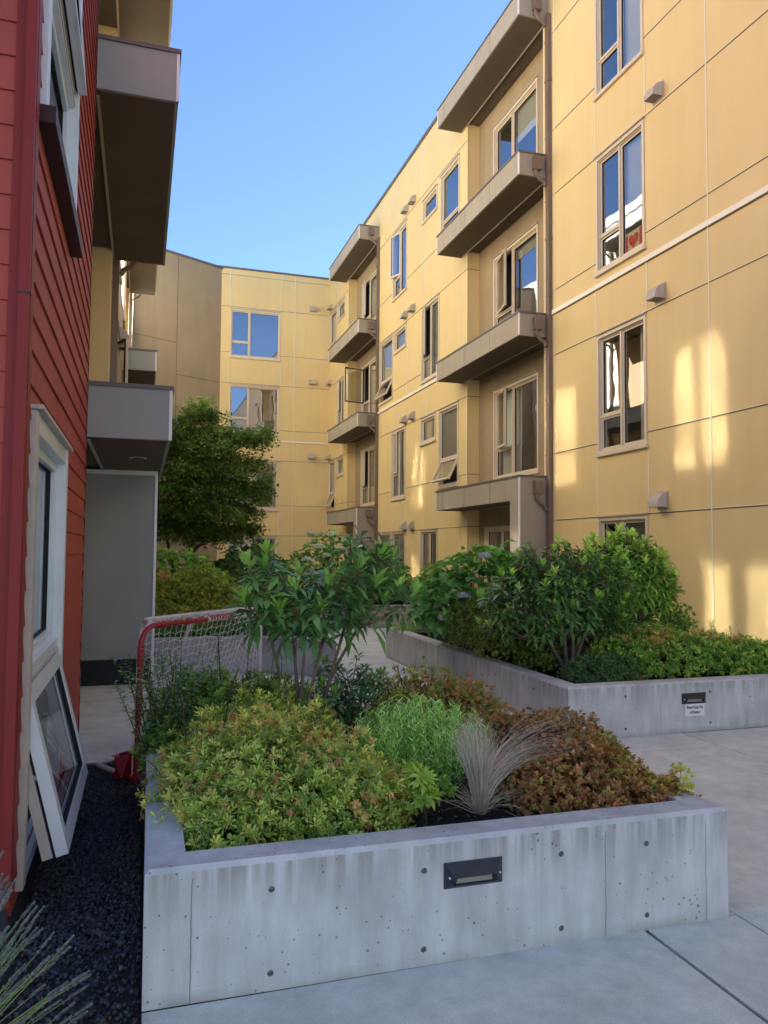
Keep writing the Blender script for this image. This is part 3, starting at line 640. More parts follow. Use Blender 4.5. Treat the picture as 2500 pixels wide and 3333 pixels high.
# ------------------------------------------------------------------ planters
def prism(mb, pts, z0, z1, m, mt=None):
    n = len(pts); V = [(x, y, z0) for x, y in pts]+[(x, y, z1) for x, y in pts]
    mb.add(V, [(i, (i+1) % n, (i+1) % n+n, i+n) for i in range(n)], m)
    mb.add([(x, y, z1) for x, y in pts], [tuple(range(n))], mt or m)
def inset(pts, d):
    n = len(pts); out = []
    for i in range(n):
        p0, p1, p2 = Vector(pts[i-1]), Vector(pts[i]), Vector(pts[(i+1) % n])
        a = (p1-p0).normalized(); b = (p2-p1).normalized(); na = Vector((-a.y, a.x)); nb = Vector((-b.y, b.x))
        k = (na+nb); k = k/k.dot(na); out.append(tuple(p1+k*d))
    return out
def planter(name_loc, pts, h, th, label, m='conc', holes=(), soilz=.36, seams=(), ch=.016):
    """pts counter-clockwise; face 0 = front (pts[0]->pts[1]) receives form-tie holes (s, z, r)"""
    P = thing('concrete_planter', (*name_loc, 0), label, 'planter', None); mb = MB(); n = len(pts)
    inn = inset(pts, th); oc = inset(pts, ch)
    for i in range(n):
        j = (i+1) % n; a, b = Vector(pts[i]), Vector(pts[j]); d = (b-a); Ln = d.length; d = d.normalized(); N = Vector((d.y, -d.x))
        F = frame((a.x, a.y, 0), (d.x, d.y, 0), (N.x, N.y, 0)); hz = h-ch
        hl = [q for q in holes if q[0] == i]; R = .024
        rect = [(s-R, s+R, z-R, z+R) for _, s, z, r in hl]
        grid_wall(mb, F, 0, Ln, 0, hz, rect, m, 0, 0, extra_u=[Ln*k/8 for k in range(9)])
        for _, s, z, r in hl:
            K = 16; cs = [(math.cos(2*math.pi*(k+.5)/K), math.sin(2*math.pi*(k+.5)/K)) for k in range(K)]
            sq = [(c/max(abs(c), abs(t))*R, t/max(abs(c), abs(t))*R) for c, t in cs]
            # corners belong to the square: use 16 points incl. diagonals
            cs = [(math.cos(2*math.pi*k/K), math.sin(2*math.pi*k/K)) for k in range(K)]
            sq = [(c/max(abs(c), abs(t))*R, t/max(abs(c), abs(t))*R) for c, t in cs]
            V = [F(s+x, 0, z+y) for x, y in sq]+[F(s+c*r, 0, z+t*r) for c, t in cs]+[F(s+c*r*.75, -.018, z+t*r*.75) for c, t in cs]
            fs = []; 
            for k in range(K): k2 = (k+1) % K; fs.append((k, k2, k2+K, k+K))
            mb.add(V[:2*K], fs, m)
            mb.add(V[K:], fs, 'hole'); mb.add(V[2*K:], [tuple(range(K))], 'hole')
        # chamfer, rim, inner face
        A, B = oc[i], oc[j]; IA, IB = inn[i], inn[j]
        mb.quad((*pts[i], hz), (*pts[j], hz), (*B, h), (*A, h), m)
        mb.quad((*A, h), (*B, h), (*IB, h), (*IA, h), m)
        mb.quad((*IA, h), (*IB, h), (*IB, 0), (*IA, 0), m)
    for (i, s, w_) in seams:
        j = (i+1) % n; a, b = Vector(pts[i]), Vector(pts[j]); d = (b-a).normalized(); N = Vector((d.y, -d.x)); F = frame((a.x, a.y, 0), (d.x, d.y, 0), (N.x, N.y, 0))
        # thin raised form-board seam, slightly wandering
        z = 0; x = s
        while z < h-ch-.03:
            x2 = s+random.uniform(-.002, .002); mb.quad(F(x, .0012, z), F(x+w_, .0012, z), F(x2+w_, .0012, z+.03), F(x2, .0012, z+.03), 'hole'); x = x2; z += .03
    mb.build('wall', P)
    sm = MB(); x0 = min(p[0] for p in inn); x1 = max(p[0] for p in inn); y0 = min(p[1] for p in inn); y1 = max(p[1] for p in inn)
    nx = max(4, min(70, int((x1-x0)/.05))); ny = max(4, min(90, int((y1-y0)/.05)))
    def inside(x, y):
        for i in range(n):
            a, b = inn[i], inn[(i+1) % n]
            if (b[0]-a[0])*(y-a[1])-(b[1]-a[1])*(x-a[0]) < -1e-6: return False
        return True
    V = [(x0+(x1-x0)*i/nx, y0+(y1-y0)*k/ny, soilz+random.uniform(-.012, .012)) for k in range(ny+1) for i in range(nx+1)]
    fs = [(k*(nx+1)+i, k*(nx+1)+i+1, (k+1)*(nx+1)+i+1, (k+1)*(nx+1)+i) for k in range(ny) for i in range(nx) if inside(x0+(x1-x0)*(i+.5)/nx, y0+(y1-y0)*(k+.5)/ny)]
    sm.add(V, fs, 'soil')
    sm.add([(x, y, soilz-.02) for x, y in inn], [tuple(range(n))], 'soil')
    sm.build('soil', P, smooth=True)
    return P
A0 = .036
pA = planter((1.2, 4), [(A0, 2.78), (2.43, 2.765), (2.46, 5.32), (.06, 5.32)], .46, .14, 'long low board-marked concrete planter nearest the camera with a dark step light in its front', 'conc',
             [(0, x-A0, z, .0115) for x in (.468, 1.043, 1.625, 2.023) for z in (.35, .061)], .375, [(0, .155, .004), (0, 1.79, .003), (0, 2.28, .002)])
pB = planter((5, 8), [(3.38, 5.64), (6.98, 5.66), (6.98, 10.85), (3.46, 10.85)], .44, .15, 'large concrete planter against the right yellow wall with a small white notice on its front', 'conc',
             [(0, x, z, .012) for x in (.55, 1.42, 2.25) for z in (.34, .07)]+[(3, x, z, .012) for x in (.5, 1.6, 2.7, 3.8, 4.6) for z in (.33, .08)], .36, [(0, .9, .003), (3, 2.2, .003)])
pC = planter((1, 12), [(-.44, 9.88), (1.45, 9.88), (2.3, 9.2), (2.34, 20), (-.44, 20)], .46, .15, 'concrete planter in the middle distance left, seen through the hockey goal net', 'conc_shaded',
             [(0, x, z, .012) for x in (.5, 1.3) for z in (.35, .07)], .38)
pD = planter((6, 17), [(4.54, 14.95), (6.98, 14.85), (6.98, 22), (3.3, 22), (3.3, 15.6)], .46, .15, 'farthest concrete planter across the end of the path below the yellow wall', 'conc2', 
             [(0, x, z, .012) for x in (.4, 1.0, 1.7) for z in (.35, .07)], .38)

# step lights
def step_light(x, y, z, label, w=.242, h=.095):
    T = thing('step_light', (x, y, z), label, 'light', 'dark louvred step lights on the planter walls'); F = frame((x, y, z), (1, 0, 0), (0, -1, 0)); mb = MB()
    a = w/2; b = h/2; d = .036
    O = [F(-a, 0, -b), F(a, 0, -b), F(a, 0, b), F(-a, 0, b)]; O2 = [F(-a, .006, -b), F(a, .006, -b), F(a, .006, b), F(-a, .006, b)]
    I = [F(-a*.74, d*.55, -b*.72), F(a*.74, d*.55, -b*.72), F(a*.70, d, -b*.02), F(-a*.70, d, -b*.02)]
    mb.add(O+O2, [(0, 1, 5, 4), (1, 2, 6, 5), (2, 3, 7, 6), (3, 0, 4, 7)], 'fixture')
    mb.add(O2+I, [(0, 1, 5, 4), (1, 2, 6, 5), (2, 3, 7, 6), (3, 0, 4, 7)], 'fixture')
    L_ = [F(-a*.62, .012, -b*.60), F(a*.62, .012, -b*.60), F(a*.58, .016, -b*.08), F(-a*.58, .016, -b*.08)]
    mb.add(I+L_, [(0, 1, 5, 4), (1, 2, 6, 5), (2, 3, 7, 6), (3, 0, 4, 7)], 'fixture')
    mb.build('housing', T)
    l = MB(); k = 26
    for i in range(k):
        t0, t1 = -a*.62+a*1.24*i/k, -a*.62+a*1.24*(i+1)/k; tm = (t0+t1)/2
        l.quad(F(t0, .0125, -b*.60), F(tm, .0165, -b*.60), F(tm*.94, .0205, -b*.08), F(t0*.94, .0165, -b*.08), 'lens'); l.quad(F(tm, .0165, -b*.60), F(t1, .0125, -b*.60), F(t1*.94, .0165, -b*.08), F(tm*.94, .0205, -b*.08), 'lens')
    l.build('lens', T)
    s = MB()
    for x_ in (-a*.85, a*.87): s.tube([F(x_, .013, -.004), F(x_, .021, -.004)], .0035, 'palestrip', 8)
    s.build('screw', T); return T
step_light(1.243, 2.772, .322, 'wide dark louvred step light on the front of the nearest planter')
step_light(4.625, 5.646, .292, 'dark louvred step light above the white notice on the second planter', .25, .092)
def sign():
    T = thing('sign', (4.63, 5.64, .195), 'small white notice reading Please Keep Out of Planters', 'sign'); F = frame((4.63, 5.642, .193), (1, 0.003, 0), (0, -1, 0)); mb = MB()
    mb.box(F, -.101, .101, .0, .004, -.052, .052, 'signw'); mb.build('panel', T)
    for txt, z in (('Please Keep Out', .012), ('of Planters', -.032)):
        cu = bpy.data.curves.new('t', 'FONT'); cu.body = txt; cu.size = .038; cu.align_x = 'CENTER'; cu.extrude = .0006; cu.offset = .0004
        to = bpy.data.objects.new('t', cu); COL.objects.link(to); bpy.context.view_layer.update()
        me = bpy.data.meshes.new_from_object(to.evaluated_get(bpy.context.evaluated_depsgraph_get())); bpy.data.objects.remove(to)
        off = OFF[T.name]
        for v in me.vertices:
            p = F(v.co.x*.66, .0052+v.co.z, z+v.co.y); v.co = p-off
        me.materials.clear(); me.materials.append(M['ink']); o = bpy.data.objects.new('lettering', me); COL.objects.link(o); o.parent = T
sign()

# notice-like poster inside the third floor window of the right wing, hanging planter, little wall box
T = thing('poster', (7.12, 9.85, 6.3), 'cream paper poster with a red heart and red bars inside the near third floor window', 'poster'); P = MB()
FP = frame((7.075, 0, 0), (0, 1, 0), (-1, 0, 0))
P.box(FP, 9.50, 10.11, -.004, 0, 6.09, 6.49, 'poster'); P.build('sheet', T)
P = MB(); P.quad(FP(9.985, .002, 6.10), FP(10.10, .002, 6.11), FP(10.10, .002, 6.46), FP(9.99, .002, 6.46), 'posterred'); P.quad(FP(9.52, .002, 6.15), FP(9.70, .002, 6.15), FP(9.70, .002, 6.48), FP(9.52, .002, 6.48), 'posterred'); P.build('red_bar', T)
P = MB(); hp = []
for i in range(40):
    a = 2*math.pi*i/40; hx = 16*math.sin(a)**3; hz = 13*math.cos(a)-5*math.cos(2*a)-2*math.cos(3*a)-math.cos(4*a); hp.append(FP(9.845+hx*.0078, .003, 6.335+hz*.0085))
P.add(hp, [tuple(range(40))], 'posterred'); P.build('heart', T)
T = thing('hanging_planter', (7.52, 13.45, 4.75), 'pale macrame plant hanger with round pot behind the second floor balcony window', 'planter'); P = MB()
c = Vector((7.50, 13.52, 4.42)); pr_ = [(0, -.10), (.06, -.095), (.095, -.05), (.10, 0), (.09, .06), (.07, .075)]
V = [c+Vector((r*math.cos(t*math.pi/8), r*math.sin(t*math.pi/8), z)) for r, z in pr_ for t in range(16)]
P.add(V, [(i*16+t, i*16+(t+1) % 16, (i+1)*16+(t+1) % 16, (i+1)*16+t) for i in range(5) for t in range(16)], 'pot'); P.build('pot', T, smooth=True)
P = MB()
for k in range(4):
    a = k*math.pi/2+.4; P.tube([c+Vector((.1*math.cos(a), .1*math.sin(a), .0)), c+Vector((.06*math.cos(a), .06*math.sin(a), .17)), c+Vector((0, 0, .42))], .005, 'pot', 5)
P.tube([c+Vector((0, 0, -.09)), c+Vector((0, 0, -.13)), c+Vector((0, 0, -.24)), c+Vector((.0, 0, -.36))], [.012, .02, .024, .034], 'pot', 8); P.build('cord', T)
T = thing('wall_box', (6.99, 8.9, .62), 'small dark square vent box low on the yellow wall behind the right azaleas', 'box'); P = MB()
P.box(FR, 8.72, 8.92, .003, .06, .50, .74, 'ventdark'); P.build('cover', T, bevel=.006)
P = MB()
for k in range(5): P.box(FR, 8.74, 8.90, .061, .068, .53+k*.04, .545+k*.04, 'fixture')
P.build('louvre', T)

# ------------------------------------------------------------------ gravel bed
def gravel():
    n = 16000; ph = (1+5**.5)/2
    ico = np.array([(-1, ph, 0), (1, ph, 0), (-1, -ph, 0), (1, -ph, 0), (0, -1, ph), (0, 1, ph), (0, -1, -ph), (0, 1, -ph), (ph, 0, -1), (ph, 0, 1), (-ph, 0, -1), (-ph, 0, 1)])/1.9
    tri = np.array([(0, 11, 5), (0, 5, 1), (0, 1, 7), (0, 7, 10), (0, 10, 11), (1, 5, 9), (5, 11, 4), (11, 10, 2), (10, 7, 6), (7, 1, 8), (3, 9, 4), (3, 4, 2), (3, 2, 6), (3, 6, 8), (3, 8, 9), (4, 9, 5), (2, 4, 11), (6, 2, 10), (8, 6, 7), (9, 8, 1)])
    y = RNG.uniform(2.0, 6.0, n)**1.0; x = RNG.uniform(-.455, .03, n)
    near = y < 3.3; x[near] = RNG.uniform(-1.6, .03, near.sum())
    ok = ~((x < -.45) & (y > 3.3)); x, y = x[ok], y[ok]; n = len(x)
    z = RNG.uniform(-.028, -.004, n); sc = RNG.uniform(.006, .0125, n)
    sh = ico[None]*RNG.uniform(.65, 1.3, (n, 12, 1)); sh = sh*RNG.uniform(.6, 1.3, (n, 1, 3)); a = RNG.uniform(0, 6.28, n); b = RNG.uniform(0, 6.28, n)
    ca, sa, cb, sb_ = np.cos(a), np.sin(a), np.cos(b), np.sin(b)
    X = sh[..., 0]*ca[:, None]-sh[..., 1]*sa[:, None]; Y = sh[..., 0]*sa[:, None]+sh[..., 1]*ca[:, None]; Z = sh[..., 2]
    X, Z = X*cb[:, None]-Z*sb_[:, None], X*sb_[:, None]+Z*cb[:, None]
    V = np.stack([X, Y, Z], -1)*sc[:, None, None]+np.stack([x, y, z], -1)[:, None]
    F_ = tri[None]+(np.arange(n)*12)[:, None, None]
    c = RNG.uniform(.4, 1.3, (n, 1))*np.array([.060, .068, .080])
    w_ = RNG.random(n); c[w_ > .95] = np.array([.12, .12, .12])*RNG.uniform(.6, 1.2, (int((w_ > .95).sum()), 1)); c[w_ < .03] = np.array([.10, .06, .03])
    o = npmesh('gravel', V.reshape(-1, 3), F_.reshape(-1, 3), np.repeat(c, 12, 0), 'stone'); tag(o, 'dark grey crushed gravel strip between the red wall and the nearest planter', 'gravel', None, 'stuff')

def npmesh(name, V, F_, col, m, parent=None, extra=None, smooth=False):
    V = np.asarray(V, dtype=np.float32); F_ = np.asarray(F_, dtype=np.int32)
    off = np.array(OFF[parent.name]) if parent else np.zeros(3)
    me = bpy.data.meshes.new(name); k = F_.shape[1]
    me.vertices.add(len(V)); me.vertices.foreach_set('co', (V-off).astype(np.float32).ravel())
    me.loops.add(F_.size); me.loops.foreach_set('vertex_index', F_.ravel())
    me.polygons.add(len(F_)); me.polygons.foreach_set('loop_start', np.arange(0, F_.size, k, dtype=np.int32)); me.polygons.foreach_set('loop_total', np.full(len(F_), k, dtype=np.int32))
    if smooth: me.polygons.foreach_set('use_smooth', np.ones(len(F_), dtype=bool))
    me.materials.append(M[m])
    me.update(calc_edges=True)
    if col is not None:
        at = me.attributes.new('tint', 'FLOAT_COLOR', 'POINT'); c4 = np.ones((len(V), 4), dtype=np.float32); c4[:, :3] = np.clip(col, 0, 1); at.data.foreach_set('color', c4.ravel())
    me.validate()
    o = bpy.data.objects.new(name, me); COL.objects.link(o); OFF[o.name] = Vector(off)
    if parent: o.parent = parent
    return o
M['stone'] = mat('stone', (.05, .05, .05), .75, .3); _t = M['stone'].node_tree; _a = _t.nodes.new('ShaderNodeAttribute'); _a.attribute_name = 'tint'; _t.links.new(_a.outputs['Color'], _t.nodes['Principled BSDF'].inputs['Base Color'])
gravel()

# ------------------------------------------------------------------ hockey goal
def goal():
    T = thing('hockey_goal', (.3, 5.8, 0), 'battered street hockey goal with red taped frame, white back bar and torn net', 'goal')
    P0 = Vector((.0, 5.45, .02)); T0 = Vector((.012, 5.47, .90)); e = Vector((.70, .714, 0)); Ht = 1.04; W_ = 1.36
    def arc(p_up, p_side, n=6): return [p_up+(Vector((0, 0, 1))*.13*math.sin(i/n*math.pi/2))+e*(p_side*.13*(1-math.cos(i/n*math.pi/2))) for i in range(n+1)]
    L_ = arc(T0, 1); R0 = P0+e*W_; RT = Vector((R0.x, R0.y, .90)); Rr = arc(RT, -1)
    f = MB(); f.tube([P0, T0]+L_[1:], .018, 'goalred', 10)
    f.tube([L_[-1], (L_[-1]+Rr[-1])/2], .019, 'goalred', 10)
    for q in range(9):   # lumpy tape wraps
        p = L_[-1].lerp(Rr[-1], .03+q*.05+random.uniform(-.01, .01)); f.tube([p, p+e*random.uniform(.01, .03)], .0205+random.uniform(0, .006), 'goalred', 9)
    for z in (.86, .9, .62, .5, .2): f.tube([P0+(T0-P0)*(z/.9)-Vector((0, 0, .10)), P0+(T0-P0)*(z/.9)], .0225, 'goalred', 9)
    f.build('post', T, smooth=False)
    f = MB(); f.tube([(L_[-1]+Rr[-1])/2, Rr[-1]], .0215, 'goalwhite', 10); f.tube(list(reversed(Rr)), .021, 'goalwhite', 10)
    f.tube([RT, R0], .021, 'goalwhite', 10)
    for q in range(9):
        p = ((L_[-1]+Rr[-1])/2).lerp(Rr[-1], .05+q*.06); f.tube([p, p+e*.02+Vector((0, 0, .004))], .0235, 'goalred', 8)
    f.build('post', T)
    B0 = Vector((.02, 5.90, 1.035)); B1 = B0+(Vector((.85, 6.82, 1.035))-B0)*1.12
    b = MB(); cor = [B0+(L_[-1]-B0)*.9, B0+(L_[-1]-B0)*.25, B0+(B1-B0)*.02, B0+(B1-B0)*.08]
    b.tube([L_[3], B0+(L_[-1]-B0)*.55, B0+(L_[-1]-B0)*.2, B0+(B1-B0)*.03, B0+(B1-B0)*.07, B1], .0195, 'goalwhite', 10); b.tube([B1, Rr[-2]], .0195, 'goalwhite', 8); b.build('back_bar', T)
    g1 = Vector((-.27, 5.88, .03)); g2 = g1+Vector((.66, .75, 0))*W_
    b = MB(); b.tube([P0+Vector((0, 0, .0)), P0.lerp(g1, .35)], .021, 'goalred', 8); b.tube([P0.lerp(g1, .35), P0.lerp(g1, .95), g1+e*.03, g1.lerp(g2, .06)], .018, 'goalwhite', 8)
    b.tube([g1.lerp(g2, .06), g1.lerp(g2, .12)], .018, 'goalwhite', 8); b.tube([g1.lerp(g2, .12), g1.lerp(g2, .3)], .024, 'goalred', 8); b.tube([g1.lerp(g2, .3), g2], .018, 'goalwhite', 8)
    b.tube([g2, R0], .02, 'goalred', 8); b.build('base_frame', T)
    b = MB(); b.tube([B0.lerp(B1, .42), g1.lerp(g2, .36)], .016, 'goalwhite', 8); b.build('brace', T)
    # tape hanging at the foot
    b = MB(); c0 = P0+Vector((-.02, .04, 0))
    for k in range(8):
        a = Vector((random.uniform(-.09, .03), random.uniform(-.02, .12), 0)); b.add([c0+a, c0+a+Vector((random.uniform(-.07, .05), .05, .0)), c0+a+Vector((random.uniform(-.05, .02), .02, .14)), c0+a*.3+Vector((0, 0, .17))], [(0, 1, 2, 3)], 'goalred')
    b.build('tape_flap', T)
    # net: sheets of sagging cord
    nt_ = MB()
    def sheet(a, b_, c_, d_, nu, nv, sag):
        def P(i, j):
            u, v = i/nu, j/nv; p = a.lerp(b_, u).lerp(d_.lerp(c_, u), v)
            zz = .008*math.sin(i*math.pi)*0+(.010 if (i+j) % 2 else -.010)
            return p+Vector((0, 0, -sag*math.sin(math.pi*u)*math.sin(math.pi*v)*1.))+Vector((0, 0, zz*(1 if 0 < j < nv else 0)))
        r = .0026
        for j in range(nv+1): nt_.tube([P(i, j) for i in range(nu+1)], r, 'net', 4, False)
        for i in range(nu+1): nt_.tube([P(i, j) for j in range(nv+1)], r, 'net', 4, False)
    sheet(B0, B1, g2, g1+e*.18+Vector((.1, 0, 0)), 21, 18, .05)
    sheet(L_[-1], Rr[-1], B1, B0, 21, 6, .02)
    sheet(T0+Vector((-.02, .01, 0)), B0, P0.lerp(g1, .6)+e*.25, P0+Vector((-.03, .02, .02)), 7, 22, .04)
    sheet(RT, B1, g2, R0, 7, 22, .03)
    nt_.build('net', T)
goal()

# ------------------------------------------------------------------ foliage
T_DIAMOND = (np.array([(0, 0, 0), (.5, -.5, .12), (1, 0, -.04), (.5, .5, .12)]), np.array([(0, 1, 2), (0, 2, 3)]))
T_OVAL = (np.array([(0, 0, 0), (.3, -.42, .10), (.3, .42, .10), (.68, -.44, .08), (.68, .44, .08), (1, 0, -.10), (.48, 0, .0)]),
          np.array([(0, 1, 6), (0, 6, 2), (1, 3, 6), (2, 6, 4), (3, 5, 6), (6, 5, 4)]))
T_LANCE = (np.array([(0, 0, 0), (.28, -.28, .05), (.28, .28, .05), (.62, -.5, .06), (.62, .5, .06), (1, 0, -.16), (.3, 0, .0), (.64, 0, -.02)]),
           np.array([(0, 1, 6), (0, 6, 2), (1, 3, 7), (1, 7, 6), (2, 6, 7), (2, 7, 4), (3, 5, 7), (7, 5, 4)]))
T_OBL = (np.array([(0, 0, 0), (.38, -.22, .05), (.38, .22, .05), (.74, -.5, .07), (.74, .5, .07), (1, 0, -.05), (.55, 0, -.03)]), np.array([(0, 1, 6), (0, 6, 2), (1, 3, 6), (2, 6, 4), (3, 5, 6), (6, 5, 4)]))
T_BLADE = (np.array([(0, -.5, 0), (0, .5, 0), (.35, -.45, .03), (.35, .45, .03), (.7, -.32, .0), (.7, .32, .0), (1, 0, -.08)]), np.array([(0, 2, 1), (1, 2, 3), (2, 4, 3), (3, 4, 5), (4, 6, 5)]))
T_MAPLE = (np.array([(0, 0, 0), (.35, -.2, .04), (.35, -.62, -.04), (.6, -.2, .03), (1, 0, -.08), (.6, .2, .03), (.35, .62, -.04), (.35, .2, .04)]), np.array([(0, 2, 1), (1, 2, 3), (1, 3, 4), (1, 4, 5), (1, 5, 7), (7, 5, 6), (0, 7, 6), (0, 1, 7)]))
def nrm(a): return a/(np.linalg.norm(a, axis=-1, keepdims=True)+1e-9)
def leaves(base, d, L_, W_, tmpl, droop=0., up=None, roll=.4):
    """base (n,3), direction (n,3), length/width (n,)"""
    n = len(base); d = nrm(d); ref = np.tile(np.array([0, 0, 1.]), (n, 1)) if up is None else up
    ref = ref+RNG.normal(0, roll, (n, 3)); s = nrm(np.cross(ref, d)); nn = np.cross(d, s)
    t, f = tmpl; k = len(t)
    a = t[None, :, 0]*L_[:, None]; w_ = t[None, :, 1]*W_[:, None]; h = t[None, :, 2]*W_[:, None]*1.6
    V = base[:, None]+d[:, None]*a[..., None]+s[:, None]*w_[..., None]+nn[:, None]*h[..., None]
    dr = np.broadcast_to(np.asarray(droop, float), (n,)); V[..., 2] -= dr[:, None]*t[None, :, 0]**2*L_[:, None]
    F_ = f[None]+(np.arange(n)*k)[:, None, None]
    return V.reshape(-1, 3), F_.reshape(-1, 3), k
def whorls(tip, axis, nl, L_, W_, spread, tmpl, droop=0., jit=.25, lvar=.25):
    """rosette of nl leaves at each tip; spread = angle from the axis (rad) per tip or scalar"""
    n = len(tip); axis = nrm(axis); a = nrm(np.cross(axis, np.array([.31, .87, .21]))); b = np.cross(axis, a)
    nl = int(nl); th = (np.arange(nl)*2.39996)[None]+RNG.uniform(0, 6.28, (n, 1)); sp = np.broadcast_to(np.asarray(spread, float).reshape(-1, 1), (n, nl))+RNG.normal(0, jit, (n, nl))
    frac = (np.arange(nl)/nl)[None]; sp = sp*(.55+.75*frac)
    d = axis[:, None]*np.cos(sp)[..., None]+(a[:, None]*np.cos(th)[..., None]+b[:, None]*np.sin(th)[..., None])*np.sin(sp)[..., None]
    Lb = np.broadcast_to(np.asarray(L_, float).reshape(-1, 1), (n, nl))*RNG.uniform(1-lvar, 1+lvar, (n, nl)); Wb = Lb*W_
    off = axis[:, None]*(-frac[..., None]*Lb[..., None]*.35)
    base = (tip[:, None]+off).reshape(-1, 3)
    up = (axis[:, None]*np.ones((n, nl, 1))).reshape(-1, 3)
    V, F_, k = leaves(base, d.reshape(-1, 3), Lb.ravel(), Wb.ravel(), tmpl, droop, up, .15)
    return V, F_, k*nl, k
class Fol:
    def __init__(s): s.V = []; s.F = []; s.C = []; s.n = 0
    def add(s, V, F_, C): s.V.append(V); s.F.append(F_+s.n); s.C.append(C); s.n += len(V)
    def build(s, name, m, parent): return npmesh(name, np.concatenate(s.V), np.concatenate(s.F), np.concatenate(s.C), m, parent)
def pal(n, cols, wts, var=.18):
    cols = np.array(cols); i = RNG.choice(len(cols), n, p=np.array(wts)/sum(wts)); return cols[i]*RNG.uniform(1-var, 1+var, (n, 1))
def noise3(p, f, seed):
    r = np.random.default_rng(seed); o = 0
    for k in range(5):
        w_ = r.normal(0, 1, 3)*f*(1+k*.6); o = o+np.sin(p@w_+r.uniform(0, 6.28))/(1+k*.4)
    return o/2.2
def shell(lobes, n, depth=.25, zmin=.38, seed=1, rough=.10, out=.0, bottom=-.35):
    """tips spread over a union of ellipsoid lobes (cx,cy,cz,rx,ry,rz); returns points and outward dirs"""
    P = []; D = []; w_ = np.array([(l[3]*l[4]+l[3]*l[5]+l[4]*l[5]) for l in lobes]); w_ = w_/w_.sum()
    for l, ww_ in zip(lobes, w_):
        m = int(n*ww_*1.6)+4; d = nrm(RNG.normal(0, 1, (m, 3))); d = d[d[:, 2] > bottom]
        c = np.array(l[:3]); r = np.array(l[3:]); q = nrm(d*1.)
        rad = 1+noise3(q*2.2, 1.6, seed)*rough+RNG.normal(0, .035, len(q))-RNG.uniform(0, 1, len(q))**2*depth+RNG.exponential(.02, len(q))*out
        p = c+q*r*rad[:, None]; nr = nrm(q/r)
        keep = p[:, 2] > zmin
        for l2 in lobes:
            if l2 is l: continue
            keep &= (((p-np.array(l2[:3]))/np.array(l2[3:]))**2).sum(1) > (1-depth)**2
        P.append(p[keep]); D.append(nr[keep])
    P = np.concatenate(P); D = np.concatenate(D)
    if len(P) > n: i = RNG.choice(len(P), n, replace=False); P, D = P[i], D[i]
    return P, D
def colrep(c, per): return np.repeat(c, per, 0)
def twigs(T, base, tips, r=.006, m='twig', name='stem', n=40, sag=.05):
    q = 1 if len(tips) > 300 else .45; n = min(n, max(3, len(tips)//6)); b = MB(); idx = RNG.choice(len(tips), min(n, len(tips)), replace=False)
    for i in idx:
        p0 = Vector(base)+Vector((random.uniform(-.06, .06), random.uniform(-.06, .06), 0)); p1 = Vector(tips[i]); mid = p0.lerp(p1, .5)+Vector((0, 0, sag*(p1-p0).length))
        b.tube([p0, mid, p1], [r*1.6*q, r*q, r*.4*q], m, 5, False)
    return b.build(name, T)
def azalea(name, loc, label, lobes, n, cols, wts, L_=.032, W_=.42, nl=7, seed=1, group=None, zmin=.38, depth=.28, rough=.12, deadcols=None, dead=0, m='leaf', patch=None, cat='shrub', tm=T_OVAL, inner=True, out=1.0, straw=0, bottom=-.35, spread=1.0):
    T = thing(name, loc, label, cat, group); fo = Fol()
    P, D = shell(lobes, n, depth, zmin, seed, rough, out, bottom); ax = nrm(D+np.array([0, 0, .55])+RNG.normal(0, .28, D.shape))
    c = pal(len(P), cols, wts)
    if patch is not None:      # colour drifts across the shrub in real patches of older and newer growth
        k = noise3(P, patch[1], seed+5); q = k > patch[2]; c[q] = pal(int(q.sum()), patch[0], [1]*len(patch[0]))
    V, F_, per, k = whorls(P, ax, nl, L_*RNG.uniform(.75, 1.25, len(P)), W_, spread, tm, .12)
    cc = colrep(c, per)*np.repeat(RNG.uniform(.82, 1.18, (len(V)//k, 1)), k, 0); fo.add(V, F_, cc)
    if inner:
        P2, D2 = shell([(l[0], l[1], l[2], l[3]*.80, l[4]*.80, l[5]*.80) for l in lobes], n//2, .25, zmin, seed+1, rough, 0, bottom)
        V, F_, per, k = whorls(P2, nrm(D2+RNG.normal(0, .5, D2.shape)), 6, L_*1.3, W_*1.2, 1.2, tm, .1); fo.add(V, F_, colrep(pal(len(P2), cols[:2], [1, 1])*.75, per))  # inner leaves tinted darker, shade inside the shrub put into the colour
    if dead:
        kk_ = noise3(P, 4.5, seed+9)+RNG.normal(0, .9, len(P)); i = np.argsort(-kk_)[:dead]
        pd = P[i]+D[i]*.016; V, F_, per, k = whorls(pd, ax[i], 12, L_*.62, .55, 1.2, T_DIAMOND, .5, .6); fo.add(V, F_, colrep(pal(len(i), deadcols, [1]*len(deadcols)), per))
    if straw:
        i = RNG.choice(len(P), straw); n_ = len(i); d = nrm(D[i]*.7+RNG.normal(0, .8, (n_, 3))); V, F_, k = leaves(P[i], d, RNG.uniform(.03, .06, n_), np.full(n_, .0022), T_BLADE, .2)
        fo.add(V, F_, np.tile(np.array([[.40, .40, .24]]), (len(V), 1)))
    fo.build('foliage', m, T)
    l0 = lobes[0]; twigs(T, (l0[0], l0[1], zmin-.03), P, n=36)
    return T, P
GREEN = [(.10, .19, .035), (.15, .25, .045), (.21, .29, .055), (.055, .12, .028)]
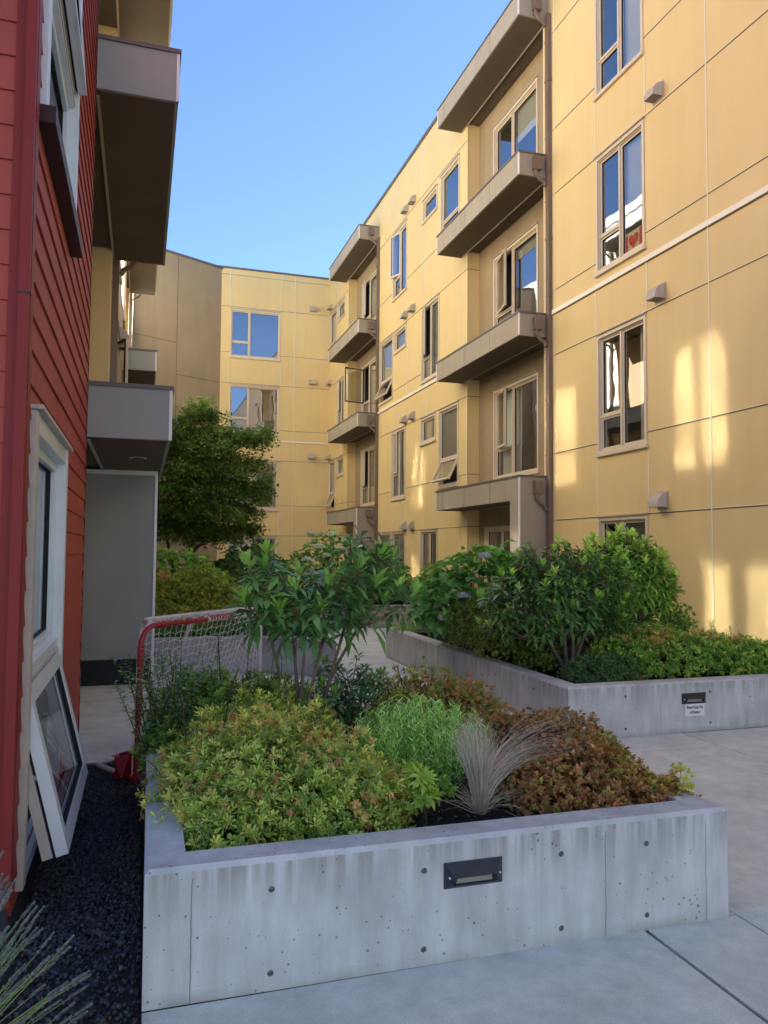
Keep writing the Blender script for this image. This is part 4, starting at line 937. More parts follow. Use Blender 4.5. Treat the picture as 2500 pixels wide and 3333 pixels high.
# near azalea mounds of the first planter
azalea('azalea_shrub', (.65, 3.7, .38), 'large mounded yellow-green azalea with brown spent flowers, front left of the nearest planter',
       [(.60, 3.55, .38, .46, .52, .40), (.38, 3.62, .38, .32, .60, .31), (.84, 3.45, .36, .34, .44, .34), (.62, 3.98, .40, .46, .34, .40), (.40, 3.2, .34, .24, .26, .24), (.98, 3.3, .34, .16, .22, .2)], 5600,
       [(.13, .20, .045), (.19, .26, .055), (.26, .31, .08), (.075, .14, .03)], [3, 4, 3, 2], .031, .31, 9, 3, tm=T_OBL, dead=340, deadcols=[(.30, .15, .085), (.36, .21, .13), (.20, .10, .06)], straw=2600,
       patch=([(.28, .31, .08), (.27, .25, .08), (.31, .35, .10)], 3.2, .40))
azalea('azalea_shrub', (.45, 4.9, .38), 'smaller green azalea behind the front mound, against the hockey goal',
       [(.42, 4.85, .42, .36, .36, .38), (.80, 4.9, .40, .34, .34, .35), (.22, 4.5, .36, .22, .3, .25)], 2300,
       [(.065, .14, .03), (.10, .185, .04), (.14, .22, .05), (.045, .09, .025)], [3, 3, 2, 2], .036, .29, 9, 8, tm=T_OBL, straw=300)
azalea('azalea_shrub', (2.0, 3.4, .38), 'bronze and rust coloured azalea spilling over the front right corner of the nearest planter',
       [(2.02, 3.30, .40, .34, .36, .26), (2.12, 3.7, .42, .36, .42, .27), (1.80, 3.28, .40, .20, .28, .20), (2.32, 3.1, .40, .16, .20, .10), (1.86, 3.9, .42, .28, .3, .24)], 4300,
       [(.15, .085, .035), (.20, .10, .045), (.17, .13, .04), (.11, .13, .03), (.25, .15, .06)], [3, 3, 3, 2, 1], .022, .50, 7, 14, depth=.22, rough=.10,
       patch=([(.17, .20, .03), (.22, .24, .04)], 3.0, .75), tm=T_OVAL)
azalea('azalea_shrub', (1.8, 4.6, .38), 'low red and green azalea at the back right of the nearest planter',
       [(1.72, 4.62, .42, .36, .34, .38), (2.04, 4.66, .42, .26, .30, .30), (1.55, 4.5, .42, .22, .25, .28)], 2100,
       [(.14, .15, .035), (.20, .12, .045), (.10, .15, .03), (.28, .12, .07)], [3, 3, 3, 1], .026, .36, 7, 21, depth=.22, patch=([(.17, .20, .045), (.20, .24, .06)], 3, .5))
# arching sprays that rise out of the near azaleas
def sprays(name, loc, label, roots, hts, col, L_=.022, lean=.15, m='leafg', cat='plant', W_=.5, dens=.02):
    T = thing(name, loc, label, cat); fo = Fol(); st = MB()
    for (x, y, z), h in zip(roots, hts):
        ln = Vector((random.uniform(-lean, lean), random.uniform(-lean, lean), 1)).normalized(); pts = []; p = Vector((x, y, z)); bend = Vector((random.uniform(-1, 1), random.uniform(-1, 1), 0))*lean*1.5
        k = max(4, int(h/.05))
        for i in range(k+1): pts.append(p.copy()); p += (ln+bend*(i/k)**2).normalized()*h/k
        st.tube(pts, [.0035*(1-.7*i/k) for i in range(k+1)], 'twig', 5, False)
        q = []; dd = []
        m_ = max(4, int(h*.8/dens))
        for i in range(m_):
            t = .25+.75*i/m_; j = min(k-1, int(t*k)); pp = pts[j].lerp(pts[j+1], t*k-j); a = i*2.4; q.append(pp); dd.append((math.cos(a), math.sin(a), .45))
        q = np.array(q); dd = np.array(dd); n_ = len(q); V, F_, kk = leaves(q, dd, RNG.uniform(.7, 1.2, n_)*L_, RNG.uniform(.7, 1.1, n_)*L_*W_, T_OVAL, .1)
        fo.add(V, F_, colrep(pal(n_, col, [1]*len(col)), kk))
    fo.build('foliage', m, T); st.build('stem', T); return T
DG = [(.045, .10, .035), (.06, .14, .04), (.09, .17, .045)]
sprays('huckleberry_shrub', (.1, 4.7, .38), 'dark small-leaved sprays climbing the hockey goal post over the planter edge',
       [(.12+random.uniform(-.06, .14), 4.7+random.uniform(-.35, .4), .38) for _ in range(64)], [random.uniform(.25, .66) for _ in range(64)], DG, .030, .45, W_=.65, dens=.012, cat='shrub')
sprays('huckleberry_shrub', (.06, 3.1, .4), 'short leafy sprig poking over the left rim of the nearest planter', [(.20, 3.3+.12*k, .40) for k in range(4)]+[(.16, 3.55, .42), (.15, 3.8, .42)], [.16, .2, .17, .15, .22, .2], [(.07, .15, .03), (.1, .2, .04)], .026, .7, dens=.012, cat='shrub')
sprays('sapling', (.5, 4.6, .38), 'thin upright leafy sprays rising through the back of the green azalea', [(.22, 5.0, .4), (.48, 5.1, .4), (.40, 4.9, .4), (.66, 5.05, .4), (.55, 4.8, .4), (.9, 5.1, .4), (.78, 4.95, .4)], [.55, .62, .5, .66, .48, .5, .58], [(.09, .18, .04), (.12, .22, .05)], .034, .12, dens=.016)
for (x, y, h, a, lb_) in ((.22, 3.75, .52, .03, 'thin dark cane leaning in the near azalea, left one'), (.36, 3.75, .56, -.06, 'thin dark forked cane leaning in the near azalea, middle one'), (.47, 4.75, .62, .01, 'thin dark cane behind the near azalea in front of the net'), (.93, 4.75, .62, .0, 'thin dark cane beside the rhododendron trunk')):
    b = MB(); p = [Vector((x, y, .5)), Vector((x-a*.4+.01, y+.01, .5+h*.35)), Vector((x-a, y, .5+h*.7)), Vector((x-a*1.6, y, .42+h))]; b.tube(p, [.004, .0035, .003, .002], 'twig', 6)
    b.tube([p[1], p[1]+Vector((.05, 0, .03))], [.003, .0015], 'twig', 5); b.tube([p[2], p[2]+Vector((-.02, 0, .04))], [.0025, .0012], 'twig', 5)
    tag(b.build('cane'), lb_, 'stake')

def rhodo(name, loc, label, base, stems, tips, cols, wts, newc, L_=.12, W_=.26, nl=11, seed=1, brn=0, dens=1, group=None, fill=0, lobes=None, newf=.4, shoot=.10, zmin=.5):
    """stems: list of (x,y,z) limb ends; tips (n,3): whorl positions"""
    T = thing(name, loc, label, 'shrub', group); fo = Fol(); st = MB(); r = np.random.default_rng(seed); B = Vector(base)
    tips = np.array(tips); ends = [Vector(s) for s in stems]; mids = []
    for e in ends:
        b0 = B+Vector((random.uniform(-.07, .07), random.uniform(-.05, .05), 0)); m1 = b0.lerp(e, .45)+Vector((random.uniform(-.03, .03), random.uniform(-.03, .03), .03)); st.tube([b0, b0.lerp(m1, .5), m1, m1.lerp(e, .5), e], [.014*dens, .012*dens, .0105*dens, .009*dens, .007*dens], 'bark', 7, False); mids += [m1, m1.lerp(e, .5), e]
    for t in tips:
        t = Vector(t); e = min(mids, key=lambda q: (q-t).length+(2 if q.z > t.z-.01 else 0)); md = e.lerp(t, .5)+Vector((0, 0, -.02)); st.tube([e, md, t], [.006*dens, .005*dens, .004*dens], 'bark', 5, False)
    c = np.array([B.x, B.y, tips[:, 2].mean()-.25]); out = nrm(tips-c)
    ax = nrm(out*.6+np.array([0, 0, 1.])+r.normal(0, .15, tips.shape)); n = len(tips)
    V, F_, per, k = whorls(tips, ax, nl, L_*r.uniform(.8, 1.2, n), W_, 1.3, T_LANCE, .28, .22); cc = colrep(pal(n, cols, wts), per)*np.repeat(RNG.uniform(.8, 1.2, (len(V)//k, 1)), k, 0); fo.add(V, F_, cc)
    # second, older whorl a little lower on each shoot
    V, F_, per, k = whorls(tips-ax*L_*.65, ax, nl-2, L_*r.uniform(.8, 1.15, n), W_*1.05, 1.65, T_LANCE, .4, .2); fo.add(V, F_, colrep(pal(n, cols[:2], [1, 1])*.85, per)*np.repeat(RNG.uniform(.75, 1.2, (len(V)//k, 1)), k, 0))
    # fresh upright growth on some shoots
    i = np.where(r.random(n) < newf)[0]
    if len(i):
        V, F_, per, k = whorls(tips[i]+ax[i]*shoot*.5, nrm(ax[i]+np.array([0, 0, 1.])), 9, L_*.82, W_*.95, .66, T_LANCE, .05, .12); fo.add(V, F_, colrep(pal(len(i), newc, [1]*len(newc)), per))
    if brn:
        i = r.choice(n, min(brn, n), replace=False); V, F_, per, k = whorls(tips[i]+ax[i]*.03, ax[i], 16, .045, .10, 1.1, T_DIAMOND, .3, .5); fo.add(V, F_, colrep(pal(len(i), [(.14, .055, .035), (.10, .04, .04)], [1, 1]), per))
    if fill:
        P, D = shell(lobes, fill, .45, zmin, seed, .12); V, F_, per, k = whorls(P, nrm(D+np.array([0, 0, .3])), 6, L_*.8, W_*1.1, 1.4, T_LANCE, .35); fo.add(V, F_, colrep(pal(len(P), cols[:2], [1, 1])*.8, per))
    fo.build('foliage', 'leafg', T); st.build('trunk', T); return T
RG = [(.06, .145, .05), (.09, .19, .065), (.04, .105, .04)]; RN = [(.12, .25, .055), (.16, .29, .07)]
def cloud(lobes, n, depth, seed, zmin=.5, mind=.0, bottom=-.6):
    P, D = shell(lobes, n*4, depth, zmin, seed, .15, 0, bottom); keep = []
    for p in P:
        if all(np.linalg.norm(p-q) > mind for q in keep): keep.append(p)
        if len(keep) >= n: break
    return np.array(keep)
# rhododendron of the first planter: bare crooked trunks under a wide leafy head
tp = [(.62, 4.55, 1.42), (.72, 4.6, 1.50), (.60, 4.5, 1.22), (.70, 4.45, 1.30), (.80, 4.5, 1.42), (.66, 4.55, 1.08), (.78, 4.45, 1.17), (.88, 4.5, 1.28), (.90, 4.6, 1.46), (.82, 4.55, 1.05), (.94, 4.45, 1.12), (.98, 4.5, 1.40),
      (1.02, 4.45, 1.24), (1.08, 4.5, 1.52), (1.12, 4.45, 1.36), (1.10, 4.45, 1.10), (1.18, 4.5, 1.24), (1.22, 4.55, 1.60), (1.25, 4.5, 1.44), (1.30, 4.6, 1.64), (1.28, 4.55, 1.12), (1.34, 4.5, 1.32), (1.40, 4.6, 1.54), (1.45, 4.6, 1.38),
      (1.42, 4.55, 1.20), (1.52, 4.65, 1.46), (1.54, 4.6, 1.28), (1.36, 4.7, 1.44), (1.16, 4.7, 1.60), (1.0, 4.75, 1.52), (.86, 4.75, 1.34), (1.2, 4.75, 1.34), (.74, 4.75, 1.24), (1.06, 4.7, 1.06), (1.50, 4.75, 1.56), (.95, 4.65, .98)]
tp = [(x, y, z) if z > 1.12 else (x, y, z+.14) for x, y, z in tp if not (.84 < x < 1.19 and z > 1.42)]+[(1.0, 4.42, 1.16), (.88, 4.42, 1.18), (1.2, 4.42, 1.15), (.92, 4.6, 1.36), (1.06, 4.6, 1.38)]
tp += [(x+random.uniform(-.09, .09), y+random.uniform(-.1, .12), z+random.uniform(-.10, .06)) for x, y, z in tp[::2] if z > 1.2]
rhodo('rhododendron', (1.0, 4.6, .38), 'tall rhododendron with bare twisted stems and long pale new shoots in the nearest planter', (.96, 4.62, .38),
      [(.72, 4.55, 1.1), (.86, 4.55, 1.15), (.95, 4.55, 1.05), (1.1, 4.55, 1.2), (1.25, 4.6, 1.25), (1.42, 4.62, 1.3)], tp, RG, [3, 3, 2], RN, .132, .29, 10, 4, brn=10, newf=.65)
rhodo('rhododendron', (1.25, 4.75, .38), 'young dark leafy shrub under the tall rhododendron in the nearest planter', (1.28, 4.72, .38), [(1.1, 4.7, .62), (1.28, 4.7, .72), (1.42, 4.75, .65)],
      [(1.08+random.uniform(0, .42), 4.62+random.uniform(-.05, .25), random.uniform(.55, .90)) for _ in range(40)], [(.045, .115, .045), (.06, .15, .05), (.03, .085, .035)], [2, 2, 2], [(.10, .22, .05), (.16, .10, .09)], .085, .30, 9, 9, newf=.3, dens=.6)
rhodo('rhododendron', (3.95, 6.7, .38), 'broad dark rhododendron with red-brown seed heads and pale forked trunk in the second planter', (3.92, 6.55, .36),
      [(3.6, 6.6, 1.0), (3.8, 6.6, 1.2), (4.05, 6.6, 1.2), (4.3, 6.7, 1.1), (4.5, 6.8, 1.2)], cloud([(3.92, 6.75, 1.12, .60, .45, .50), (4.35, 6.85, 1.1, .45, .4, .42), (3.55, 6.75, .98, .38, .35, .36)], 250, .30, 5, .62, .075),
      [(.045, .115, .035), (.065, .15, .04), (.075, .12, .045)], [3, 3, 2], [(.16, .30, .05), (.13, .26, .05)], .098, .34, 10, 5, brn=60, newf=.28, fill=420, lobes=[(3.95, 6.8, 1.05, .6, .42, .42), (4.3, 6.95, 1.0, .4, .36, .36)], dens=1.5, zmin=.7)
rhodo('rhododendron', (5.3, 7.5, .38), 'glossy bright green rhododendron in front of the ground floor window, right of the dark one', (5.25, 7.45, .36),
      [(4.95, 7.4, 1.1), (5.2, 7.4, 1.3), (5.5, 7.5, 1.2)], cloud([(5.18, 7.45, 1.30, .52, .42, .48), (5.50, 7.5, 1.18, .34, .34, .40), (4.85, 7.4, 1.22, .34, .32, .40)], 230, .28, 6, .72, .075),
      [(.11, .21, .04), (.15, .27, .05), (.075, .16, .035)], [3, 3, 2], [(.20, .33, .07), (.24, .36, .09)], .10, .33, 10, 6, brn=10, newf=.4, fill=260, lobes=[(5.25, 7.55, 1.2, .5, .4, .42)], dens=1.3, zmin=.75)

# hydrangeas: broad toothed leaves with domed flower heads
def hydrangea(name, loc, label, lobes, n, cols, wts, heads, hc, L_=.15, zmin=.4, seed=1, hr=.09, group=None):
    T = thing(name, loc, label, 'shrub', group); fo = Fol(); P, D = shell(lobes, n, .3, zmin, seed, .12); N_ = len(P)
    d = nrm(D*.8+RNG.normal(0, .45, P.shape)); d[:, 2] *= .5
    V, F_, k = leaves(P, d, RNG.uniform(.7, 1.2, N_)*L_, RNG.uniform(.62, .8, N_)*L_, T_OVAL, .30, nrm(D+np.array([0, 0, 1.2])), .25); fo.add(V, F_, colrep(pal(N_, cols, wts), k))
    fo.build('foliage', 'leaf', T); twigs(T, (lobes[0][0], lobes[0][1], zmin-.03), P, .007, n=24)
    for h in heads:
        f = Fol(); m_ = 150; q = nrm(RNG.normal(0, 1, (m_, 3))); q[:, 2] = np.abs(q[:, 2]); pos = np.array(h[:3])+q*np.array([1, 1, .62])*(h[3] if len(h) > 3 else hr)
        V, F_, per, k = whorls(pos, nrm(q+np.array([0, 0, .2])), 4, .019, .95, 1.25, T_DIAMOND, 0, .1); f.add(V, F_, colrep(pal(m_, hc, [1]*len(hc), .15), per)); f.build('flower_head', 'leafm', T)
    return T
HG = [(.055, .155, .04), (.08, .20, .05), (.04, .11, .03)]
hydrangea('hydrangea', (3.9, 8.6, .38), 'blue and white lacecap hydrangea behind the dark boxwood in the second planter',
          [(3.95, 8.5, 1.02, .62, .5, .56), (3.5, 8.4, .85, .42, .45, .42), (4.3, 8.4, 1.05, .4, .4, .42)], 950, HG, [3, 3, 2],
          [(3.45, 7.96, 1.05, .07), (4.15, 7.98, 1.20, .09), (3.75, 8.05, 1.50, .06), (3.25, 8.0, .80, .055)], [(.42, .47, .54), (.50, .55, .52), (.34, .40, .50)], .17, .4, 3, .085)
hydrangea('hydrangea', (4.3, 16.2, .38), 'hydrangea with white flower heads on the far planter, behind the rhododendron head',
          [(4.0, 16.3, 1.15, .8, .5, .75), (4.9, 16.3, .95, .8, .5, .62), (3.4, 16.3, .9, .5, .4, .6)], 1300, HG, [3, 3, 2],
          [(3.55, 15.75, 1.62, .12), (3.85, 15.8, 1.88, .13), (3.30, 15.8, 1.35, .11), (4.15, 15.8, 1.75, .11), (4.5, 15.8, 1.62, .10), (3.72, 15.8, 1.45, .09), (4.0, 15.75, 1.60, .09), (3.25, 15.9, 1.05, .09), (3.45, 15.75, 1.05, .12), (3.5, 15.8, .85, .10)],
          [(.62, .66, .55), (.50, .58, .42), (.66, .70, .64)], .15, .4, 5, .1)
hydrangea('hydrangea', (.5, 13, .38), 'light green hydrangea with green buds behind the golden azalea in the middle planter',
          [(.45, 13.1, .98, .75, .5, .58), (1.0, 13.2, .85, .4, .4, .45)], 900, [(.10, .25, .04), (.14, .30, .05), (.07, .18, .035)], [3, 3, 2],
          [(.15+k*.17, 12.75, 1.48-abs(k-2)*.04, .06) for k in range(6)], [(.22, .34, .12), (.30, .40, .20)], .13, .4, 7, .06)
hydrangea('hydrangea', (2.0, 14.8, .38), 'dark hydrangea with a few pale heads below the far ground floor window',
          [(2.0, 14.9, .95, .7, .5, .72), (1.5, 14.8, .8, .5, .4, .5), (2.5, 14.9, .8, .4, .4, .5)], 1000, [(.045, .12, .035), (.06, .15, .04), (.03, .085, .03)], [3, 3, 2],
          [(1.75, 14.35, 1.0, .08), (2.0, 14.4, 1.2, .08), (2.35, 14.4, 1.05, .10), (2.2, 14.4, 1.4, .07)], [(.40, .44, .40), (.34, .40, .30)], .15, .4, 9, .08)
azalea('boxwood_shrub', (3.4, 7.7, .38), 'dense rounded dark green boxwood on the left side of the second planter',
       [(3.62, 7.3, .62, .32, .42, .36), (3.50, 7.85, .66, .30, .40, .38), (3.78, 6.9, .52, .22, .3, .26)], 3400, [(.05, .095, .02), (.075, .125, .025), (.10, .15, .03), (.12, .14, .03)], [3, 3, 2, 1], .018, .5, 7, 31, depth=.2, rough=.09, out=1)
azalea('boxwood_shrub', (5.4, 15.6, .38), 'clipped dark boxwood on the far planter below the yellow wall',
       [(5.1, 15.55, .66, .5, .35, .40), (5.8, 15.5, .64, .5, .35, .36)], 1700, [(.05, .11, .02), (.08, .14, .025)], [1, 1], .03, .5, 6, 33, depth=.2)
azalea('azalea_shrub', (5.2, 6.3, .38), 'wide spreading azalea mass with reddish tips along the right wall in the second planter',
       [(4.6, 6.35, .46, .55, .36, .28), (5.2, 6.45, .48, .55, .48, .30), (5.8, 6.5, .42, .5, .5, .28), (6.3, 6.6, .38, .5, .5, .24), (5.6, 6.9, .46, .5, .4, .27), (5.0, 6.85, .52, .5, .4, .30), (6.2, 7.1, .38, .4, .4, .22)], 5200,
       [(.09, .19, .035), (.13, .24, .04), (.19, .27, .05), (.05, .11, .025)], [3, 3, 2, 2], .036, .36, 6, 41, depth=.25, rough=.2, patch=([(.24, .14, .06), (.24, .20, .06), (.28, .26, .09)], 4.5, .35), bottom=-.2)
sprays('azalea_shrub', (5.6, 7.2, .38), 'loose upright azalea shoots standing against the lit yellow wall', [(4.9+random.uniform(0, 1.6), 6.8+random.uniform(-.1, .35), .42) for _ in range(26)], [random.uniform(.25, .42) for _ in range(26)], [(.12, .26, .05), (.16, .30, .06)], .034, .25, dens=.010, cat='shrub', W_=.36)
azalea('dark_shrub', (3.95, 6.15, .38), 'low dark feathery shrub in the near left corner of the second planter', [(3.92, 6.12, .42, .30, .20, .20), (4.2, 6.15, .42, .25, .2, .2)], 750, [(.035, .085, .03), (.05, .11, .035)], [1, 1], .045, .26, 7, 43, tm=T_LANCE)
azalea('azalea_shrub', (.7, 11.3, .38), 'golden orange and green azalea mass in the middle planter behind the goal',
       [(.35, 11.3, .70, .55, .5, .48), (.85, 11.4, .78, .50, .5, .50), (1.25, 11.3, .62, .38, .45, .40), (.3, 10.7, .5, .5, .4, .3), (.95, 10.7, .5, .5, .4, .32)], 4200,
       [(.13, .18, .03), (.19, .22, .035), (.09, .15, .03), (.25, .22, .04)], [3, 3, 3, 2], .032, .4, 6, 51, depth=.25, rough=.18, patch=([(.30, .15, .035), (.27, .19, .04), (.22, .12, .03)], 2.6, .5))
azalea('groundcover_shrub', (1.7, 10.2, .38), 'low green planting along the rim of the middle planter', [(.4, 10.25, .42, .6, .25, .22), (1.3, 10.2, .42, .6, .25, .22), (1.9, 10.2, .42, .4, .4, .3)], 1500, [(.05, .13, .03), (.08, .17, .04)], [1, 1], .04, .4, 6, 53)
azalea('evergreen_shrub', (2.0, 13, .38), 'dark green shrub mass filling the middle planter behind the rhododendron', [(1.9, 12.2, .7, .5, .8, .5), (2.0, 13.6, .7, .45, .7, .55)], 1500, [(.04, .10, .03), (.06, .13, .035)], [1, 1], .05, .4, 6, 54)
azalea('evergreen_shrub', (4.6, 10.2, .38), 'mixed green shrub at the back of the second planter by the balcony pier', [(4.6, 9.6, .65, .6, .5, .45), (5.6, 9.2, .7, .7, .6, .5), (6.2, 8.3, .6, .5, .5, .42)], 1800, [(.06, .14, .03), (.09, .18, .04)], [1, 1], .045, .4, 6, 55)
azalea('evergreen_shrub', (6.3, 15.9, .38), 'loose green shrub under the narrow ground floor window at the far planter', [(6.2, 16.1, .8, .35, .3, .5), (5.4, 17, .6, .8, .5, .4)], 800, [(.10, .20, .04), (.14, .24, .05)], [1, 1], .05, .4, 6, 56)

# tarragon-like bright green herb
def herb():
    T = thing('herb_clump', (1.5, 3.8, .38), 'bright green feathery herb clump in the middle of the nearest planter', 'plant'); fo = Fol(); st = MB()
    for i in range(330):
        a = random.uniform(0, 6.28); r = random.random()**.6; x = 1.46+.34*r*math.cos(a)+.0; y = 3.92+.36*r*math.sin(a); h = .36*(1-.35*r*r)*random.uniform(.8, 1.12)
        ln = Vector((.20*r*math.cos(a)+random.uniform(-.07, .07), .20*r*math.sin(a)+random.uniform(-.07, .07), 1)).normalized(); p0 = Vector((x, y, .37)); p1 = p0+ln*h
        st.tube([p0, p0.lerp(p1, .5)+Vector((.004, 0, 0)), p1], [.002, .0016, .0008], 'stemgreen', 4, False)
        m_ = 26; t = np.linspace(.12, 1, m_); q = np.array(p0)+np.array(p1-p0)*t[:, None]; an = np.arange(m_)*2.4+a; d = np.stack([np.cos(an), np.sin(an), np.full(m_, .95)], -1)
        V, F_, k = leaves(q, d, RNG.uniform(.03, .055, m_), np.full(m_, .0055), T_BLADE, .15); fo.add(V, F_, colrep(pal(m_, [(.16, .30, .09), (.21, .37, .12), (.28, .45, .16)], [1, 2, 1]), k))
    fo.build('foliage', 'leaf', T); st.build('stem', T)
M['stemgreen'] = mat('stem_green', (.13, .24, .07), .6)
herb()
# pale feather grass, wind-blown to the right
def feather():
    T = thing('feather_grass', (1.49, 3.24, .38), 'pale straw-coloured feather grass tuft blowing to the right in the nearest planter', 'grass'); fo = Fol(); nS = 1300; seg = 9
    az = RNG.uniform(0, 6.28, nS); r = RNG.random(nS)**.6; H_ = RNG.uniform(.30, .50, nS)*(1.05-.2*r); side = RNG.random(nS) < .17; V = []; F_ = []
    base = np.stack([1.49+.024*r*np.cos(az), 3.24+.024*r*np.sin(az), np.full(nS, .372)], -1)
    lean = np.stack([np.cos(az)*.13*r-.05, np.sin(az)*.15*r, np.ones(nS)], -1); lean[side, 0] += .20
    bend = np.stack([np.cos(az)*.12*r-.05+RNG.normal(0, .05, nS), np.sin(az)*.15*r, np.full(nS, -.12)], -1); bend[side] += np.stack([RNG.uniform(.7, 1.35, int(side.sum())), RNG.normal(.05, .1, int(side.sum())), RNG.uniform(-.75, -.25, int(side.sum()))], -1)
    H_[side] *= 1.45
    low = RNG.random(nS) < .12; H_[low] *= .5; lean[low, :2] += RNG.normal(0, .7, (int(low.sum()), 2)); bend[low, 2] -= .5
    t = np.linspace(0, 1, seg); pts = base[:, None]+lean[:, None]*(t*1.)[None, :, None]*H_[:, None, None]+bend[:, None]*(t**2.6)[None, :, None]*H_[:, None, None]*.75
    pts += np.cumsum(RNG.normal(0, .0020, pts.shape), 1)
    w_ = .0011*(1.2-t)[None, :, None]; sdir = nrm(np.cross(lean, RNG.normal(0, 1, (nS, 3))))[:, None]
    A = pts-sdir*w_; B = pts+sdir*w_; V = np.stack([A, B], 2).reshape(-1, 3); i0 = (np.arange(nS)*seg*2)[:, None]; j = np.arange(seg-1)[None]*2
    q = np.stack([i0+j, i0+j+1, i0+j+3, i0+j+2], -1).reshape(-1, 4); F_ = np.concatenate([q[:, [0, 1, 2]], q[:, [0, 2, 3]]])
    c = pal(nS, [(.50, .46, .40), (.62, .59, .53), (.38, .34, .29), (.30, .29, .20)], [3, 4, 2, 1]); fo.add(V, F_, colrep(c, seg*2)); fo.build('blades', 'leafm', T)
feather()
# small plants on the bare soil of the first planter
azalea('azalea_seedling', (1.17, 3.06, .38), 'small upright azalea seedling with lime green tips on bare soil', [(1.17, 3.08, .50, .05, .04, .06), (1.13, 3.1, .60, .05, .05, .05)], 26, [(.13, .21, .04), (.19, .27, .055)], [1, 1], .045, .30, 9, 61, inner=False)
azalea('azalea_seedling', (1.02, 3.02, .38), 'tiny azalea sprig flat on the dark soil beside the big mound', [(1.03, 3.03, .41, .04, .03, .03), (1.10, 3.3, .46, .06, .06, .05)], 14, [(.14, .21, .045), (.19, .25, .055)], [1, 1], .04, .34, 7, 62, inner=False)
azalea('azalea_seedling', (1.22, 3.3, .38), 'dark green seedling between the herb and the feather grass', [(1.24, 3.26, .50, .09, .08, .10)], 46, [(.06, .14, .03), (.10, .20, .04)], [1, 1], .04, .34, 7, 63, inner=False)
azalea('barberry_shrub', (1.64, 3.4, .38), 'small crimson-leaved shrub between the feather grass and bronze azalea', [(1.66, 3.42, .47, .09, .08, .10)], 90, [(.20, .025, .035), (.28, .05, .06), (.14, .02, .03)], [1, 1, 1], .022, .5, 6, 64, inner=False)
azalea('azalea_sprig', (2.38, 3.0, .4), 'loose bronze azalea sprig standing up at the right end of the nearest planter', [(2.40, 3.02, .50, .05, .05, .07), (2.30, 3.06, .47, .07, .05, .05)], 40, [(.26, .18, .05), (.22, .24, .05)], [1, 1], .028, .45, 6, 65, inner=False)
# fern and red spiky plant
def fern(name, loc, label, n, L_, col, up=.8, w_=.09, spiky=False):
    T = thing(name, loc, label, 'plant'); fo = Fol(); B = np.array(loc)
    for i in range(n):
        a = 6.28*i/n+random.uniform(-.2, .2); k = 22; t = np.linspace(.1, 1, k); u = up*random.uniform(.7, 1.2); p = B+np.stack([np.cos(a)*t*L_*.7, np.sin(a)*t*L_*.7, L_*(u*t-.5*t**2)], -1)
        if spiky:
            V, F_, kk = leaves(B[None], np.array([[math.cos(a)*.5, math.sin(a)*.5, random.uniform(.5, 1.3)]]), np.array([L_*random.uniform(.7, 1.1)]), np.array([.03]), T_BLADE, .25); fo.add(V, F_, colrep(pal(1, col, [1]*len(col)), kk)); continue
        for s in (-1, 1):
            d = np.stack([np.cos(a)+s*-math.sin(a)*1.6+0*t, np.sin(a)+s*math.cos(a)*1.6+0*t, .15+0*t], -1); V, F_, kk = leaves(p, d, L_*.22*np.sin(np.pi*(t*.85+.12)), np.full(k, .014), T_BLADE, .2); fo.add(V, F_, colrep(pal(k, col, [1]*len(col)), kk))
    fo.build('foliage', 'leaf', T)
fern('fern', (3.72, 10.45, .38), 'small sword fern at the far end of the second planter', 13, .46, [(.09, .17, .03), (.13, .2, .04)])
fern('cordyline', (1.45, 12.5, .75), 'dark red spiky plant between the hydrangeas in the middle planter', 16, .50, [(.16, .02, .02), (.22, .04, .03)], spiky=True)

# lavender in the bottom left corner
def lavender():
    T = thing('lavender', (-.55, 2.2, 0), 'grey-green lavender flower spikes leaning in at the bottom left corner', 'plant'); st = MB(); fo = Fol()
    r = random.Random(5)
    for i in range(74):
        x = -.43+.27*r.random()**1.7; tip = Vector((x, r.uniform(2.4, 2.7), max(.05, r.uniform(.02, .26)+(-.17-x)*1.25)))
        b0 = Vector((-.66+r.uniform(-.08, .06), 2.2+r.uniform(-.08, .15), .0)); md = b0.lerp(tip, .55)+Vector((0, 0, .03)); d = (tip-md).normalized()
        st.tube([b0, md, tip], [.0019, .0016, .0013], 'lavstem', 5, False)
        L0 = r.uniform(.045, .085); k = 14
        for s in range(k):
            q = tip+d*(L0*s/k); m_ = 9; an = np.arange(m_)*.7+s; u = np.array(Vector(d).orthogonal().normalized()); v_ = np.cross(np.array(d), u)
            dirs = u*np.cos(an)[:, None]+v_*np.sin(an)[:, None]+np.array(d)*1.3; V, F_, kk = leaves(np.tile(np.array(q), (m_, 1)), dirs, np.full(m_, .0092*(1.15-.5*s/k)), np.full(m_, .0048), T_OVAL, 0); fo.add(V, F_, colrep(pal(m_, [(.22, .27, .22), (.27, .31, .29), (.22, .22, .28)], [2, 2, 1]), kk))
        q = tip-d*.018; m_ = 10; an = np.arange(m_)*.63; dirs = u*np.cos(an)[:, None]+v_*np.sin(an)[:, None]+np.array(d)*.6; V, F_, kk = leaves(np.tile(np.array(q), (m_, 1)), dirs, np.full(m_, .008), np.full(m_, .004), T_OVAL, 0); fo.add(V, F_, colrep(pal(m_, [(.22, .27, .20)], [1]), kk))
    st.build('stem', T); fo.build('flower_spike', 'leafm', T)
M['lavstem'] = mat('lavender_stem', (.24, .34, .12), .6)
lavender()

